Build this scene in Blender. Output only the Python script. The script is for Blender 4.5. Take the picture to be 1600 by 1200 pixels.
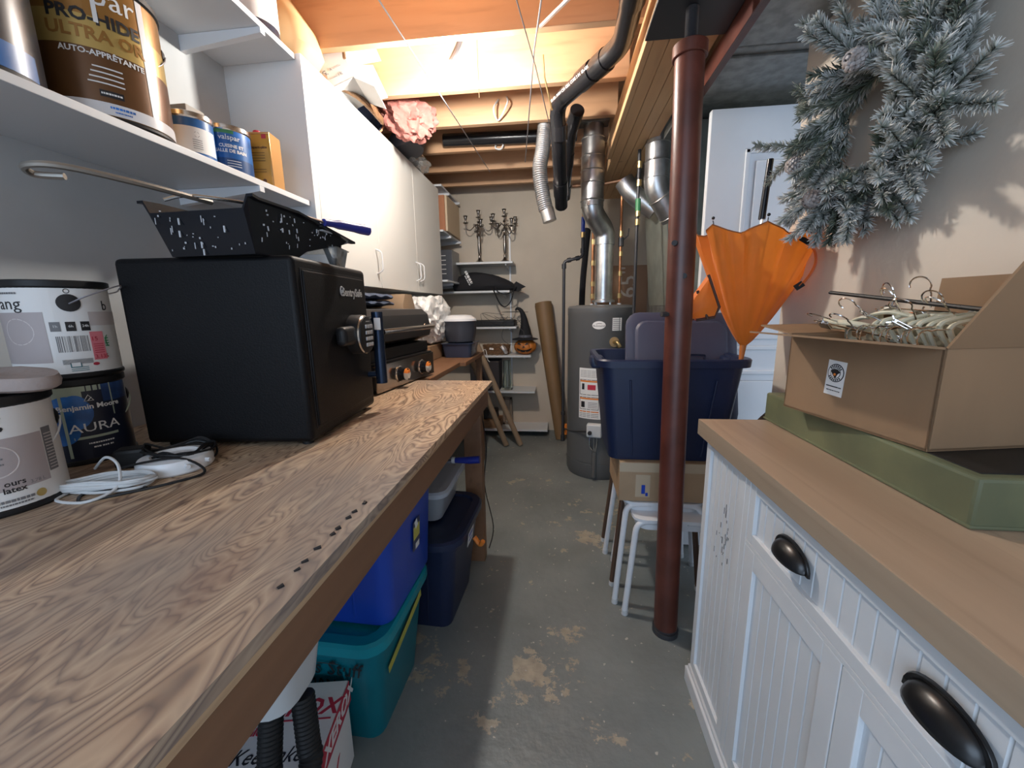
import bpy, bmesh, math, random
from mathutils import Matrix, Vector, Euler
for o in list(bpy.data.objects): bpy.data.objects.remove(o)
random.seed(7)
S = bpy.context.scene
COL = S.collection
V = Vector
PI = math.pi
# ---------------------------------------------------------------- camera
cam_d = bpy.data.cameras.new('camera'); cam = bpy.data.objects.new('camera', cam_d); COL.objects.link(cam)
cam_d.sensor_width = 36; cam_d.lens = 36 * 621 / 1600; cam_d.clip_start = .02
cam.matrix_world = Matrix(((0.99344359, -0.00501144, 0.11421347, 0),
                           (0.11310567, 0.18850945, -0.97553641, 0),
                           (-0.01664148, 0.98205859, 0.18784033, 1.30),
                           (0, 0, 0, 1)))
S.camera = cam
# ---------------------------------------------------------------- world and light
w = bpy.data.worlds.new('world'); S.world = w; w.use_nodes = True
w.node_tree.nodes['Background'].inputs[0].default_value = (.66, .80, 1, 1)
w.node_tree.nodes['Background'].inputs[1].default_value = 1.15
ar = bpy.data.lights.new('doorway_daylight', 'AREA'); ar.shape = 'RECTANGLE'; ar.size = 2.2; ar.size_y = 1.6  # unseen fill light added behind the camera for the cool ambient
ar.energy = 26; ar.color = (.60, .78, 1)
aro = bpy.data.objects.new('doorway_daylight', ar); COL.objects.link(aro)
aro.location = (-.9, -2.0, 1.75); aro.rotation_euler = (math.radians(86), 0, math.radians(-20))
BULB = V((-.47, 1.91, 2.285))
S.view_settings.view_transform = 'Standard'; S.view_settings.look = 'None'
S.view_settings.exposure = 0.42; S.view_settings.gamma = 1; S.view_settings.use_curve_mapping = False
S.cycles.max_bounces = 8; S.cycles.diffuse_bounces = 5
S.cycles.sample_clamp_indirect = 4
# ---------------------------------------------------------------- helpers
def fin(bm, ang=35):
    a = math.radians(ang)
    fl = bm.faces.layers.int.get('flatface')
    for f in bm.faces: f.smooth = not (fl and f[fl])
    for e in bm.edges:
        if len(e.link_faces) == 2:
            try:
                if e.calc_face_angle() > a: e.smooth = False
            except Exception: pass
PIECES = {'rim', 'ear', 'moulded_rib', 'seam_rib', 'foot', 'nipple', 'collar', 'carved_face', 'burner_tube', 'strap_end', 'fitting', 'drive_cleat', 'bolt_hole', 'pin', 'leg', 'warp', 'hook_piece', 'bracket', 'fixing', 'hasp'}
def obj(name, bm, m, parent=None, world=False, recalc=True):
    if name in PIECES:
        left = set(bm.verts); isl = []
        while left:
            st = [left.pop()]; grp = set(st)
            while st:
                v = st.pop()
                for e in v.link_edges:
                    o_ = e.other_vert(v)
                    if o_ in left: left.discard(o_); grp.add(o_); st.append(o_)
            isl.append(grp)
        if len(isl) > 1:
            bm.verts.index_update(); idx = [{v.index for v in g} for g in isl]; last = None
            for ids in idx:
                c = bm.copy(); c.verts.ensure_lookup_table()
                bmesh.ops.delete(c, geom=[v for v in c.verts if v.index not in ids], context='VERTS')
                last = obj_(name, c, m, parent, world, recalc)
            bm.free(); return last
    return obj_(name, bm, m, parent, world, recalc)
def obj_(name, bm, m, parent=None, world=False, recalc=True):
    if world and parent is not None:
        chain = []; p = parent
        while p is not None: chain.append(p); p = p.parent
        W = Matrix.Identity(4)
        for p in reversed(chain): W = W @ Matrix.LocRotScale(p.location, p.rotation_euler, p.scale)
        bm.transform(W.inverted())
    if recalc: bmesh.ops.recalc_face_normals(bm, faces=bm.faces[:])
    fin(bm)
    me = bpy.data.meshes.new(name); bm.to_mesh(me); bm.free()
    for k in (m if isinstance(m, (list, tuple)) else [m]): me.materials.append(k)
    o = bpy.data.objects.new(name, me); COL.objects.link(o)
    if parent is not None: o.parent = parent
    return o
def thing(name, label, cat, loc=(0, 0, 0), rz=0, group=None, rot=None):
    o = bpy.data.objects.new(name, None); COL.objects.link(o)
    o.location = loc; o.rotation_euler = rot if rot else (0, 0, rz); o.empty_display_size = .05
    o['label'] = label; o['category'] = cat
    if group: o['group'] = group
    return o
def tag(o, label, cat, group=None, kind=None):
    o['label'] = label; o['category'] = cat
    if group: o['group'] = group
    if kind: o['kind'] = kind
    return o
def struct(name, bm, m, label=None):
    o = obj(name, bm, m); o['kind'] = 'structure'
    if label: o['label'] = label
    return o
def dup(o, parent=None):
    c = o.copy(); COL.objects.link(c)
    if parent is not None: c.parent = parent
    for ch in list(o.children): dup(ch, c)
    return c
def nv(bm, s): return [v for v in bm.verts if v not in s]
def B(): return bmesh.new()
def bx(bm, x, y, z, bev=0, mi=0, M=None, seg=2):
    fl = bm.faces.layers.int.get('flatface') or bm.faces.layers.int.new('flatface')
    c = V(((x[0]+x[1])/2, (y[0]+y[1])/2, (z[0]+z[1])/2))
    T = Matrix.Translation(c) @ Matrix.Diagonal((abs(x[1]-x[0]), abs(y[1]-y[0]), abs(z[1]-z[0]), 1))
    r = bmesh.ops.create_cube(bm, size=1, matrix=T)
    vs = r['verts']
    fs = {f for v in vs for f in v.link_faces}
    if bev:
        es = list({e for v in vs for e in v.link_edges})
        for f in fs: f[fl] = 1
        r2 = bmesh.ops.bevel(bm, geom=es, offset=bev, segments=seg, affect='EDGES', profile=.5)
        fs = {f for f in r2['faces']} | {f for f in fs if f.is_valid}
        vs = list({v for f in fs for v in f.verts})
        for f in r2['faces']: f[fl] = 0
    for f in fs: f.material_index = mi
    if M is not None: bmesh.ops.transform(bm, matrix=M, verts=vs)
    return vs
def rings(bm, rs, close=True, cap0=True, cap1=True, mi=0):
    vv = [[bm.verts.new(p) for p in r] for r in rs]
    fs = []
    for a, b in zip(vv, vv[1:]):
        n = len(a)
        for i in range(n if close else n-1):
            j = (i+1) % n
            fs.append(bm.faces.new((a[i], a[j], b[j], b[i])))
    if cap0: fs.append(bm.faces.new(vv[0][::-1]))
    if cap1: fs.append(bm.faces.new(vv[-1]))
    for f in fs: f.material_index = mi
    return vv
def tube(bm, pts, r, seg=8, mi=0, loop=False, cap=True, flat=None):
    pts = [V(p) for p in pts]; n = len(pts)
    rr = r if isinstance(r, (list, tuple)) else [r]*n
    T = []
    for i in range(n):
        if loop: t = pts[(i+1) % n] - pts[i-1]
        else: t = pts[min(i+1, n-1)] - pts[max(i-1, 0)]
        T.append(t.normalized())
    u = T[0].orthogonal().normalized()
    out = []
    for i in range(n):
        u = (u - T[i]*u.dot(T[i]))
        u = u.normalized() if u.length > 1e-6 else T[i].orthogonal().normalized()
        v = T[i].cross(u)
        fl = flat if flat else 1
        out.append([pts[i] + (u*math.cos(2*PI*k/seg) + v*math.sin(2*PI*k/seg)*fl)*rr[i] for k in range(seg)])
    if loop: out.append(out[0])
    if loop:
        vv = [[bm.verts.new(p) for p in q] for q in out[:-1]]; vv.append(vv[0])
        for a, b in zip(vv, vv[1:]):
            for i in range(seg):
                j = (i+1) % seg
                try: bm.faces.new((a[i], a[j], b[j], b[i])).material_index = mi
                except ValueError: pass
    else: rings(bm, out, cap0=cap, cap1=cap, mi=mi)
def crv(pts, n=6, loop=False):
    P = [V(p) for p in pts]; N = len(P); o = []
    rng = range(N if loop else N-1)
    for i in rng:
        if loop: a, b, c, d = P[i-1], P[i], P[(i+1) % N], P[(i+2) % N]
        else: a, b, c, d = P[max(i-1, 0)], P[i], P[i+1], P[min(i+2, N-1)]
        for k in range(n):
            t = k/n
            o.append(.5*((2*b)+(c-a)*t+(2*a-5*b+4*c-d)*t*t+(3*b-a-3*c+d)*t**3))
    if not loop: o.append(P[-1])
    return o
def lathe(bm, prof, seg=32, M=None, mi=0, cap0=True, cap1=True):
    rs = [[V((max(r, 1e-4)*math.cos(2*PI*k/seg), max(r, 1e-4)*math.sin(2*PI*k/seg), z)) for k in range(seg)] for r, z in prof]
    if M is not None: rs = [[M @ p for p in q] for q in rs]
    rings(bm, rs, cap0=cap0, cap1=cap1, mi=mi)
def axis(p0, p1):
    p0, p1 = V(p0), V(p1); z = (p1-p0).normalized(); x = z.orthogonal().normalized(); y = z.cross(x)
    return Matrix(((x.x, y.x, z.x, p0.x), (x.y, y.y, z.y, p0.y), (x.z, y.z, z.z, p0.z), (0, 0, 0, 1)))
def frame(o, u, v):
    u, v = V(u).normalized(), V(v).normalized(); n = u.cross(v).normalized(); v = n.cross(u); o = V(o)
    return Matrix(((u.x, v.x, n.x, o.x), (u.y, v.y, n.y, o.y), (u.z, v.z, n.z, o.z), (0, 0, 0, 1)))
def rrect(w, d, r, z, n=4, cx=0, cy=0):
    o = []
    for (sx, sy, a) in ((1, 1, 0), (-1, 1, 90), (-1, -1, 180), (1, -1, 270)):
        for k in range(n+1):
            t = math.radians(a + 90*k/n)
            o.append(V((cx+sx*(w/2-r)+r*math.cos(t), cy+sy*(d/2-r)+r*math.sin(t), z)))
    return o
def txt(bm, s, size, M=None, mi=0, align='CENTER', sx=1, bold=0, shear=0, ext=.0004):
    cu = bpy.data.curves.new('t', 'FONT'); cu.body = s; cu.size = size; cu.extrude = ext; cu.align_x = align; cu.align_y = 'CENTER'
    cu.offset = bold; cu.shear = shear; cu.resolution_u = 2
    ob = bpy.data.objects.new('t', cu); me = ob.to_mesh()
    n0 = set(bm.verts); f0 = set(bm.faces)
    bm.from_mesh(me); bm.verts.ensure_lookup_table(); bm.faces.ensure_lookup_table()
    vs = nv(bm, n0)
    for f in [q for q in bm.faces if q not in f0]: f.material_index = mi
    for v in vs: v.co.x *= sx
    if M is not None: bmesh.ops.transform(bm, matrix=M, verts=vs)
    ob.to_mesh_clear(); bpy.data.objects.remove(ob); bpy.data.curves.remove(cu)
    return vs
def scribble(bm, pts, r, mi=0, M=None):   # hand lettering drawn as a thin flat stroke in the xy plane
    n0 = set(bm.verts)
    tube(bm, crv([(p[0], p[1], 0) for p in pts], 4), r, 5, mi)
    bm.verts.ensure_lookup_table(); vs = nv(bm, n0)
    for v in vs: v.co.z *= .15
    if M is not None: bmesh.ops.transform(bm, matrix=M, verts=vs)
def bendz(vs, R, a0, z0, zoff=.0):       # x -> angle around z axis, y -> height, z -> outwards
    for v in vs:
        a = a0 + v.co.x/R; r = R + zoff + v.co.z
        v.co = V((r*math.cos(a), r*math.sin(a), z0 + v.co.y))
def band(bm, R, a0, a1, z0, z1, mi=0, off=.0005, R1=None):
    n = max(2, int(abs(a1-a0)/.12)); R1 = R1 or R
    rows = []
    for k in range(n+1):
        a = a0+(a1-a0)*k/n
        rows.append(((R+off)*math.cos(a), (R+off)*math.sin(a), (R1+off)*math.cos(a), (R1+off)*math.sin(a)))
    vb = [(bm.verts.new((p[0], p[1], z0)), bm.verts.new((p[2], p[3], z1))) for p in rows]
    for a, b in zip(vb, vb[1:]):
        bm.faces.new((a[0], b[0], b[1], a[1])).material_index = mi
def discl(bm, R, a, z, rad, mi, off=.0008, sy=1):
    n0 = set(bm.verts)
    rings(bm, [[V((rad*k*math.cos(2*PI*q/24), rad*k*sy*math.sin(2*PI*q/24), 0)) for q in range(24)] for k in (1, .75, .5, .25, .02)], cap0=False, cap1=True, mi=mi)
    bendz(nv(bm, n0), R, a, z, off)
def dashes(w, h, seed=1):      # blurred, unreadable print: a row of short strokes
    r_ = random.Random(seed); x = -w/2; o = []
    while x < w/2:
        k = r_.uniform(.5, 1.3)*h; o.append((x, min(w/2, x+k))); x += k+r_.choice((.25, .25, .7))*h
    return o
def marks(bm, M, w, h, mi=0, cx=0, cy=0, z=.0006, seed=1):
    for a, b in dashes(w, h, seed): bx(bm, (cx+a, cx+b), (cy-h/2, cy+h/2), (z, z+.0004), 0, mi, M)
def bmarks(bm, w, h, R, a, z, mi, off=.0015, seed=1):
    for p, q in dashes(w, h, seed): band(bm, R, a+p/R, a+q/R, z-h/2, z+h/2, mi, off)
def quad(bm, M, w, h, mi=0, z=0, cx=0, cy=0, t=.0006):
    bx(bm, (cx-w/2, cx+w/2), (cy-h/2, cy+h/2), (z, z+t), 0, mi, M)
# ---------------------------------------------------------------- materials
def mat(name, col, rough=.5, metal=0, spec=.5, bump=0, bscale=60, var=0, vscale=6, emit=None, es=0, alpha=1, trans=0, coat=0, vcol=None, stretch=(1, 1, 1), sheen=0, sss=0):
    m = bpy.data.materials.new(name); m.use_nodes = True; nt = m.node_tree; b = nt.nodes['Principled BSDF']
    b.inputs['Base Color'].default_value = (*col, 1); b.inputs['Roughness'].default_value = rough
    b.inputs['Metallic'].default_value = metal; b.inputs['Specular IOR Level'].default_value = spec
    b.inputs['Transmission Weight'].default_value = trans; b.inputs['Alpha'].default_value = alpha
    b.inputs['Coat Weight'].default_value = coat; b.inputs['Sheen Weight'].default_value = sheen
    if emit: b.inputs['Emission Color'].default_value = (*emit, 1); b.inputs['Emission Strength'].default_value = es
    if bump or var:
        tc = nt.nodes.new('ShaderNodeTexCoord'); mp = nt.nodes.new('ShaderNodeMapping'); mp.inputs['Scale'].default_value = stretch
        nt.links.new(tc.outputs['Object'], mp.inputs[0])
    if var:
        n = nt.nodes.new('ShaderNodeTexNoise'); n.inputs['Scale'].default_value = vscale; n.inputs['Detail'].default_value = 6
        nt.links.new(mp.outputs[0], n.inputs[0])
        r = nt.nodes.new('ShaderNodeValToRGB'); c2 = vcol or tuple(x*(1-var) for x in col)
        r.color_ramp.elements[0].position = .38; r.color_ramp.elements[1].position = .62
        r.color_ramp.elements[0].color = (*c2, 1); r.color_ramp.elements[1].color = (*col, 1)
        nt.links.new(n.outputs[0], r.inputs[0]); nt.links.new(r.outputs[0], b.inputs['Base Color'])
    if bump:
        n2 = nt.nodes.new('ShaderNodeTexNoise'); n2.inputs['Scale'].default_value = bscale; n2.inputs['Detail'].default_value = 4
        nt.links.new(mp.outputs[0], n2.inputs[0])
        bp = nt.nodes.new('ShaderNodeBump'); bp.inputs['Strength'].default_value = bump; bp.inputs['Distance'].default_value = .01
        nt.links.new(n2.outputs[0], bp.inputs['Height']); nt.links.new(bp.outputs[0], b.inputs['Normal'])
    return m
def ramp(nt, fac, stops):
    r = nt.nodes.new('ShaderNodeValToRGB'); e = r.color_ramp.elements
    e[0].position, e[0].color = stops[0][0], (*stops[0][1], 1); e[1].position, e[1].color = stops[-1][0], (*stops[-1][1], 1)
    for p, c in stops[1:-1]:
        k = e.new(p); k.color = (*c, 1)
    nt.links.new(fac, r.inputs[0]); return r.outputs[0]
def mix(nt, a, b, f, mode='MIX'):
    m = nt.nodes.new('ShaderNodeMix'); m.data_type = 'RGBA'; m.blend_type = mode
    for s, i in ((f, 0), (a, 6), (b, 7)):
        if isinstance(s, (int, float)): m.inputs[i].default_value = s
        elif isinstance(s, tuple): m.inputs[i].default_value = (*s, 1)
        else: nt.links.new(s, m.inputs[i])
    return m.outputs[2]
def noise(nt, sc, det=5, stretch=(1, 1, 1), dist=0, rough=.5):
    tc = nt.nodes.new('ShaderNodeTexCoord'); mp = nt.nodes.new('ShaderNodeMapping'); mp.inputs['Scale'].default_value = stretch
    nt.links.new(tc.outputs['Object'], mp.inputs[0]); n = nt.nodes.new('ShaderNodeTexNoise')
    n.inputs['Scale'].default_value = sc; n.inputs['Detail'].default_value = det; n.inputs['Distortion'].default_value = dist; n.inputs['Roughness'].default_value = rough
    nt.links.new(mp.outputs[0], n.inputs[0]); return n.outputs[0]
def custom(name, rough=.6, spec=.4):
    m = bpy.data.materials.new(name); m.use_nodes = True; b = m.node_tree.nodes['Principled BSDF']
    b.inputs['Roughness'].default_value = rough; b.inputs['Specular IOR Level'].default_value = spec
    return m, m.node_tree, b
# painted concrete with worn patches
FLOOR, nt, b = custom('painted_concrete', .42)
base = ramp(nt, noise(nt, 2.2, 8), [(.35, (.165, .187, .187)), (.65, (.235, .262, .26))])
wn = noise(nt, 5.5, 12, rough=.72)
for (px_, py_, pr2_, pa_) in ((.15, 2.10, .34, .17), (.30, 2.42, .30, .15), (.02, 1.28, .28, .14), (-.20, 1.13, .25, .16), (.34, 1.10, .22, .12), (-.28, 2.85, .25, .12), (-.5, 1.26, .25, .14), (.1, .8, .3, .12)):
    tcw = nt.nodes.new('ShaderNodeTexCoord'); vd = nt.nodes.new('ShaderNodeVectorMath'); vd.operation = 'DISTANCE'; vd.inputs[1].default_value = (px_, py_, 0)
    nt.links.new(tcw.outputs['Object'], vd.inputs[0]); mr = nt.nodes.new('ShaderNodeMapRange'); mr.inputs['From Min'].default_value = 0; mr.inputs['From Max'].default_value = pr2_
    mr.inputs['To Min'].default_value = pa_*.72; mr.inputs['To Max'].default_value = 0; nt.links.new(vd.outputs['Value'], mr.inputs['Value'])
    ad = nt.nodes.new('ShaderNodeMath'); nt.links.new(wn, ad.inputs[0]); nt.links.new(mr.outputs[0], ad.inputs[1]); wn = ad.outputs[0]
wear = ramp(nt, wn, [(.625, (0, 0, 0)), (.64, (1, 1, 1))])
base = mix(nt, base, ramp(nt, noise(nt, 25, 4), [(.3, (.32, .285, .225)), (.7, (.44, .39, .305))]), wear)
spk = ramp(nt, noise(nt, 38, 2), [(.70, (0, 0, 0)), (.72, (1, 1, 1))])
base = mix(nt, base, (.45, .44, .40), spk)
nt.links.new(base, b.inputs['Base Color'])
bp = nt.nodes.new('ShaderNodeBump'); bp.inputs['Strength'].default_value = .25; bp.inputs['Distance'].default_value = .01
nt.links.new(noise(nt, 30, 5), bp.inputs['Height']); nt.links.new(bp.outputs[0], b.inputs['Normal'])
# fir plywood bench top : long wavy grain
PLY, nt, b = custom('fir_plywood', .5)
tc = nt.nodes.new('ShaderNodeTexCoord'); mp = nt.nodes.new('ShaderNodeMapping'); mp.inputs['Scale'].default_value = (1, .26, 1)
nt.links.new(tc.outputs['Object'], mp.inputs[0])
n1 = nt.nodes.new('ShaderNodeTexNoise'); n1.inputs['Scale'].default_value = 6.5; n1.inputs['Detail'].default_value = 3.5; n1.inputs['Distortion'].default_value = .9
nt.links.new(mp.outputs[0], n1.inputs[0])
mm = nt.nodes.new('ShaderNodeMath'); mm.operation = 'MULTIPLY'; mm.inputs[1].default_value = 27; nt.links.new(n1.outputs[0], mm.inputs[0])
fr = nt.nodes.new('ShaderNodeMath'); fr.operation = 'FRACT'; nt.links.new(mm.outputs[0], fr.inputs[0])
c = ramp(nt, fr.outputs[0], [(0, (.17, .10, .065)), (.16, (.38, .25, .155)), (.52, (.64, .47, .31)), (.84, (.46, .31, .20)), (1, (.17, .10, .065))])
c = mix(nt, c, (.22, .20, .19), ramp(nt, noise(nt, 2.6, 7, (1, .5, 1)), [(.42, (0, 0, 0)), (.66, (.8, .8, .8))]))
c = mix(nt, c, (.20, .13, .11), ramp(nt, noise(nt, 7, 6, (1, .35, 1)), [(.60, (0, 0, 0)), (.72, (.55, .55, .55))]))
c = mix(nt, c, (.72, .60, .45), ramp(nt, noise(nt, 40, 3, (1, .12, 1)), [(.58, (0, 0, 0)), (.75, (.35, .35, .35))]))
nt.links.new(c, b.inputs['Base Color'])
def wood(name, ca, cb, sc=10, stretch=(1, .08, 1), rough=.55, knots=False):
    m, nt, b = custom(name, rough)
    c = ramp(nt, noise(nt, sc, 6, stretch, .4), [(.3, ca), (.7, cb)])
    c = mix(nt, c, tuple(x*.72 for x in ca), ramp(nt, noise(nt, sc*4, 3, stretch), [(.55, (0, 0, 0)), (.75, (.5, .5, .5))]))
    if knots: c = mix(nt, c, (.12, .06, .03), ramp(nt, noise(nt, 6, 1, (1, 1, 1)), [(.74, (0, 0, 0)), (.78, (.7, .7, .7))]))
    nt.links.new(c, b.inputs['Base Color']); return m
APRON = wood('stained_fir', (.17, .085, .045), (.26, .135, .07), 7)
JOIST = wood('spruce_joist', (.46, .26, .14), (.60, .37, .22), 6, (.12, 1, 1), .6, True)
BEAMW = wood('spruce_beam', (.50, .30, .15), (.62, .40, .21), 6, (1, .1, 1), .6, True)
SUBF = wood('subfloor_board', (.68, .45, .28), (.80, .56, .37), 5, (.2, 1, 1), .65)
OAKTOP = wood('light_oak_laminate', (.345, .25, .175), (.45, .335, .24), 9, (1, .06, 1), .45)
OAKEDGE = wood('light_oak_edge', (.30, .235, .17), (.42, .33, .24), 14, (1, .05, 1), .5)
WALLL = mat('white_wall_paint', (.50, .52, .53), .6, var=.12, vscale=3, bump=.05, bscale=30)
WALLB = mat('beige_wall_paint', (.60, .52, .42), .65, var=.12, vscale=2, bump=.06, bscale=40)
WALLR = mat('cream_wall_paint', (.66, .58, .49), .6, var=.06, vscale=2, bump=.05, bscale=60)
WMEL = mat('white_melamine', (.66, .68, .70), .38)
WCAB = mat('warm_white_melamine', (.74, .73, .69), .40)
WPAINT = mat('white_cabinet_paint', (.70, .73, .76), .42, var=.05, vscale=5)
BLACKM = mat('black_textured_steel', (.005, .005, .006), .5, spec=.2, bump=.10, bscale=260)
BLACKG = mat('gloss_black_plastic', (.008, .009, .013), .24, spec=.35)
BLACKP = mat('matt_black_plastic', (.011, .011, .012), .5, spec=.35)
GREYD = mat('dark_grey_plastic', (.045, .045, .05), .4)
CHROME = mat('chrome', (.78, .78, .78), .12, 1)
STEEL = mat('brushed_stainless', (.55, .53, .50), .22, 1, bump=.05, bscale=200, stretch=(1, .05, 1))
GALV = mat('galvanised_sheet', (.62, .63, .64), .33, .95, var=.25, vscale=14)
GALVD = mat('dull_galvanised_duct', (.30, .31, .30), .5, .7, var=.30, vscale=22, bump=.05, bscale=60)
ALU = mat('flexible_aluminium', (.62, .62, .63), .30, .9)
ABS = mat('black_abs_pipe', (.012, .012, .014), .27, spec=.4)
COPPER = mat('copper_pipe', (.52, .24, .12), .35, .9, var=.35, vscale=20)
BRASS = mat('brass_fitting', (.62, .46, .22), .3, .9)
IRON = mat('black_iron_pipe', (.045, .045, .05), .45, .3)
CARD = mat('brown_cardboard', (.29, .180, .100), .75, var=.12, vscale=8, stretch=(1, 1, .3))
CARDIN = mat('cardboard_edge', (.55, .42, .28), .8)
KRAFT = mat('kraft_paper', (.23, .135, .06), .6, var=.1, vscale=3)
KRAFT2 = mat('pale_kraft_tube', (.33, .24, .16), .65, var=.15, vscale=6)
BLUEP = mat('royal_blue_plastic', (.012, .055, .40), .32, spec=.5)
NAVYP = mat('navy_plastic', (.010, .018, .055), .42, var=.1, vscale=8)
NAVYG = mat('navy_lid_plastic', (.050, .055, .095), .5)
TEALP = mat('teal_plastic', (.0, .145, .19), .35)
TEALL = mat('teal_lid_plastic', (.0, .24, .30), .35)
CLEARP = mat('clear_plastic', (.80, .85, .88), .15, trans=.85, alpha=1)
FROST = mat('frosted_plastic', (.55, .60, .66), .3, trans=.45)
GREYLID = mat('pale_grey_plastic', (.46, .50, .56), .35)
WPLAS = mat('white_plastic', (.74, .76, .78), .35)
WDULL = mat('dull_white_plastic', (.60, .62, .63), .5)
PAPERW = mat('white_paper', (.78, .78, .77), .6)
INK = mat('black_ink', (.015, .015, .018), .5)
INKG = mat('grey_ink', (.18, .18, .19), .6)
REDI = mat('red_print', (.50, .03, .06), .5)
PINKI = mat('pink_sticker', (.75, .22, .26), .6)
TAUPE = mat('taupe_label', (.42, .37, .37), .5)
LTAUPE = mat('light_taupe_ring', (.60, .55, .54), .5)
GREENI = mat('green_print', (.05, .24, .10), .5)
ORANGEI = mat('orange_print', (.75, .22, .03), .5)
GOLD = mat('gold_foil_label', (.34, .17, .045), .3, .35)
GOLDL = mat('pale_gold_label', (.52, .37, .12), .32, .35)
BLUEL = mat('blue_label', (.02, .12, .36), .35)
BLUEB = mat('bright_blue_label', (.04, .22, .70), .35, var=.6, vscale=14)
DNAVY = mat('dark_navy_label', (.012, .016, .035), .35)
SAGE = mat('sage_green_paint', (.40, .46, .36), .5)
YELC = mat('yellow_ochre_tin', (.62, .30, .04), .35, var=.1)
ORCANOPY = mat('orange_nylon', (.90, .24, .02), .6, sheen=.3, var=.10, vscale=12)
BROWNS = mat('oxide_red_paint', (.12, .033, .022), .38, var=.35, vscale=9, bump=.04, bscale=30)
GREENB = mat('faded_green_paint', (.17, .185, .10), .5, var=.32, vscale=7, vcol=(.115, .13, .075))
HEATER = mat('grey_heater_paint', (.115, .118, .120), .36)
WHITEM = mat('white_enamel_tube', (.72, .74, .77), .35)
PINKF = mat('pink_fibreglass', (.50, .19, .16), .95, var=.3, vscale=18, bump=.8, bscale=40)
CREAMP = mat('cream_paper', (.55, .38, .20), .6)
WICKER = mat('brown_wicker', (.22, .12, .06), .6, var=.4, vscale=60)
PUMP = mat('orange_pumpkin', (.62, .20, .03), .5, var=.3, vscale=8)
BLACKF = mat('black_cloth', (.012, .012, .015), .85)
SILVER = mat('tarnished_silver', (.22, .20, .18), .28, .95)
IVORY = mat('ivory_plastic', (.66, .64, .50), .38)
WIRE = mat('grey_wire', (.25, .24, .26), .4, .5)
DENIM = mat('blue_grey_fabric', (.06, .085, .14), .85, var=.4, vscale=10, bump=.3, bscale=20)
BAGW = mat('white_plastic_bag', (.80, .80, .78), .3, bump=.9, bscale=22)
GLASS = mat('clear_glass', (.85, .95, .93), .05, trans=.95)
# ---------------------------------------------------------------- setting
bm = B(); bx(bm, (-1.33, 2.4), (-1.2, 4.14), (-.1, 0)); struct('floor', bm, FLOOR)
bm = B(); bx(bm, (-1.43, -1.33), (-1.2, 4.24), (-.1, 2.64)); struct('wall_left', bm, WALLL)
bm = B(); bx(bm, (-1.33, 2.4), (4.14, 4.24), (-.1, 2.64)); struct('wall_back', bm, WALLB)
bm = B(); bx(bm, (.87, .97), (-1.2, 1.70), (0, 2.64)); struct('wall_right', bm, WALLR)
bm = B(); bx(bm, (2.3, 2.4), (1.7, 4.14), (0, 2.64)); struct('wall_far_right', bm, WALLB)
bm = B(); bx(bm, (-1.43, 2.4), (-1.2, 4.24), (2.635, 2.70)); struct('ceiling', bm, SUBF)
# ---------------------------------------------------------------- ceiling framing
JL = ['bare spruce ceiling joist %s' % s for s in (
    'nearest the camera, above the paint shelves', 'in front of the light bulb, over the white cabinets',
    'just behind the glaring light bulb', 'second behind the light bulb, half in shadow',
    'third behind the light bulb, beyond the pink insulation', 'fourth behind the light bulb, above the hanging silver hose',
    'last before the back wall, above the candelabra')]
for k, y in enumerate((1.02, 1.43, 1.83, 2.24, 2.63, 3.03, 3.43)):
    if k < 0: continue
    bm = B(); bx(bm, (-1.33, .34), (y, y+.038), (2.40, 2.635), .002)
    tag(obj('ceiling_joist', bm, JOIST), JL[k], 'joist', 'ceiling joists')
bm = B(); bx(bm, (-1.33, .34), (3.82, 3.858), (2.40, 2.635), .002)
tag(obj('ceiling_joist', bm, JOIST), 'dark ceiling joist tight against the top of the beige back wall', 'joist', 'ceiling joists')
t = thing('support_beam', 'built-up wooden beam of nailed planks running above the red post', 'beam', (.43, .2, 2.2))
for k in range(4):
    x = .325+k*.054
    bm = B(); bx(bm, (x, x+.052), (.2, 3.7), (2.2 if k else 2.2, 2.398), .002)
    obj('beam_plank', bm, BEAMW, t, True)
bm = B(); bx(bm, (.300, .324), (.2, 2.75), (2.2, 2.235), .002); obj('ledger_strip', bm, BEAMW, t, True)
# steel post
t = thing('steel_post', 'dark red steel jack post standing on the floor beside the white cabinet', 'post', (.438, 1.457, 0))
bm = B(); tube(bm, [(.438, 1.457, .0), (.438, 1.457, .02)], .05, 24); lathe(bm, [(.043, .02), (.043, .05)], 24, Matrix.Translation((.438, 1.457, 0)))
obj('base', bm, GREYD, t, True)
bm = B(); tube(bm, [(.438, 1.457, .03), (.402, 1.457, 2.06)], .0445, 32); obj('tube', bm, BROWNS, t, True)
bm = B()
for (z, s) in ((1.50, .009), (1.395, .009)):
    x = .438-.036*z/2.06
    tube(bm, [(x-.028+(.035 if z < 1.4 else 0), 1.457-.030, z), (x-.036+(.035 if z < 1.4 else 0), 1.457-.0455, z)], s, 12)
obj('bolt_hole', bm, INK, t, True)
bm = B(); tube(bm, [(.372, 1.44, 1.27), (.352, 1.432, 1.27)], .009, 6); tube(bm, [(.380, 1.44, 1.27), (.36, 1.435, 1.27)], .007, 8)
obj('pin', bm, IRON, t, True)
bm = B(); lathe(bm, [(.05, 2.05), (.052, 2.052), (.052, 2.085), (.05, 2.087), (.02, 2.087)], 28, Matrix.Translation((.402, 1.457, 0))); obj('cap', bm, BROWNS, t, True)
bm = B()
pr_ = []
for k in range(60):
    z = 2.08+k*.12/60; pr_.append((.019 if k % 2 else .0165, z))
lathe(bm, pr_, 16, Matrix.Translation((.402, 1.457, 0))); obj('screw_rod', bm, IRON, t, True)
bm = B(); bx(bm, (.29, .55), (1.30, 1.60), (2.188, 2.199), .002); obj('top_plate', bm, IRON, t, True)
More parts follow.
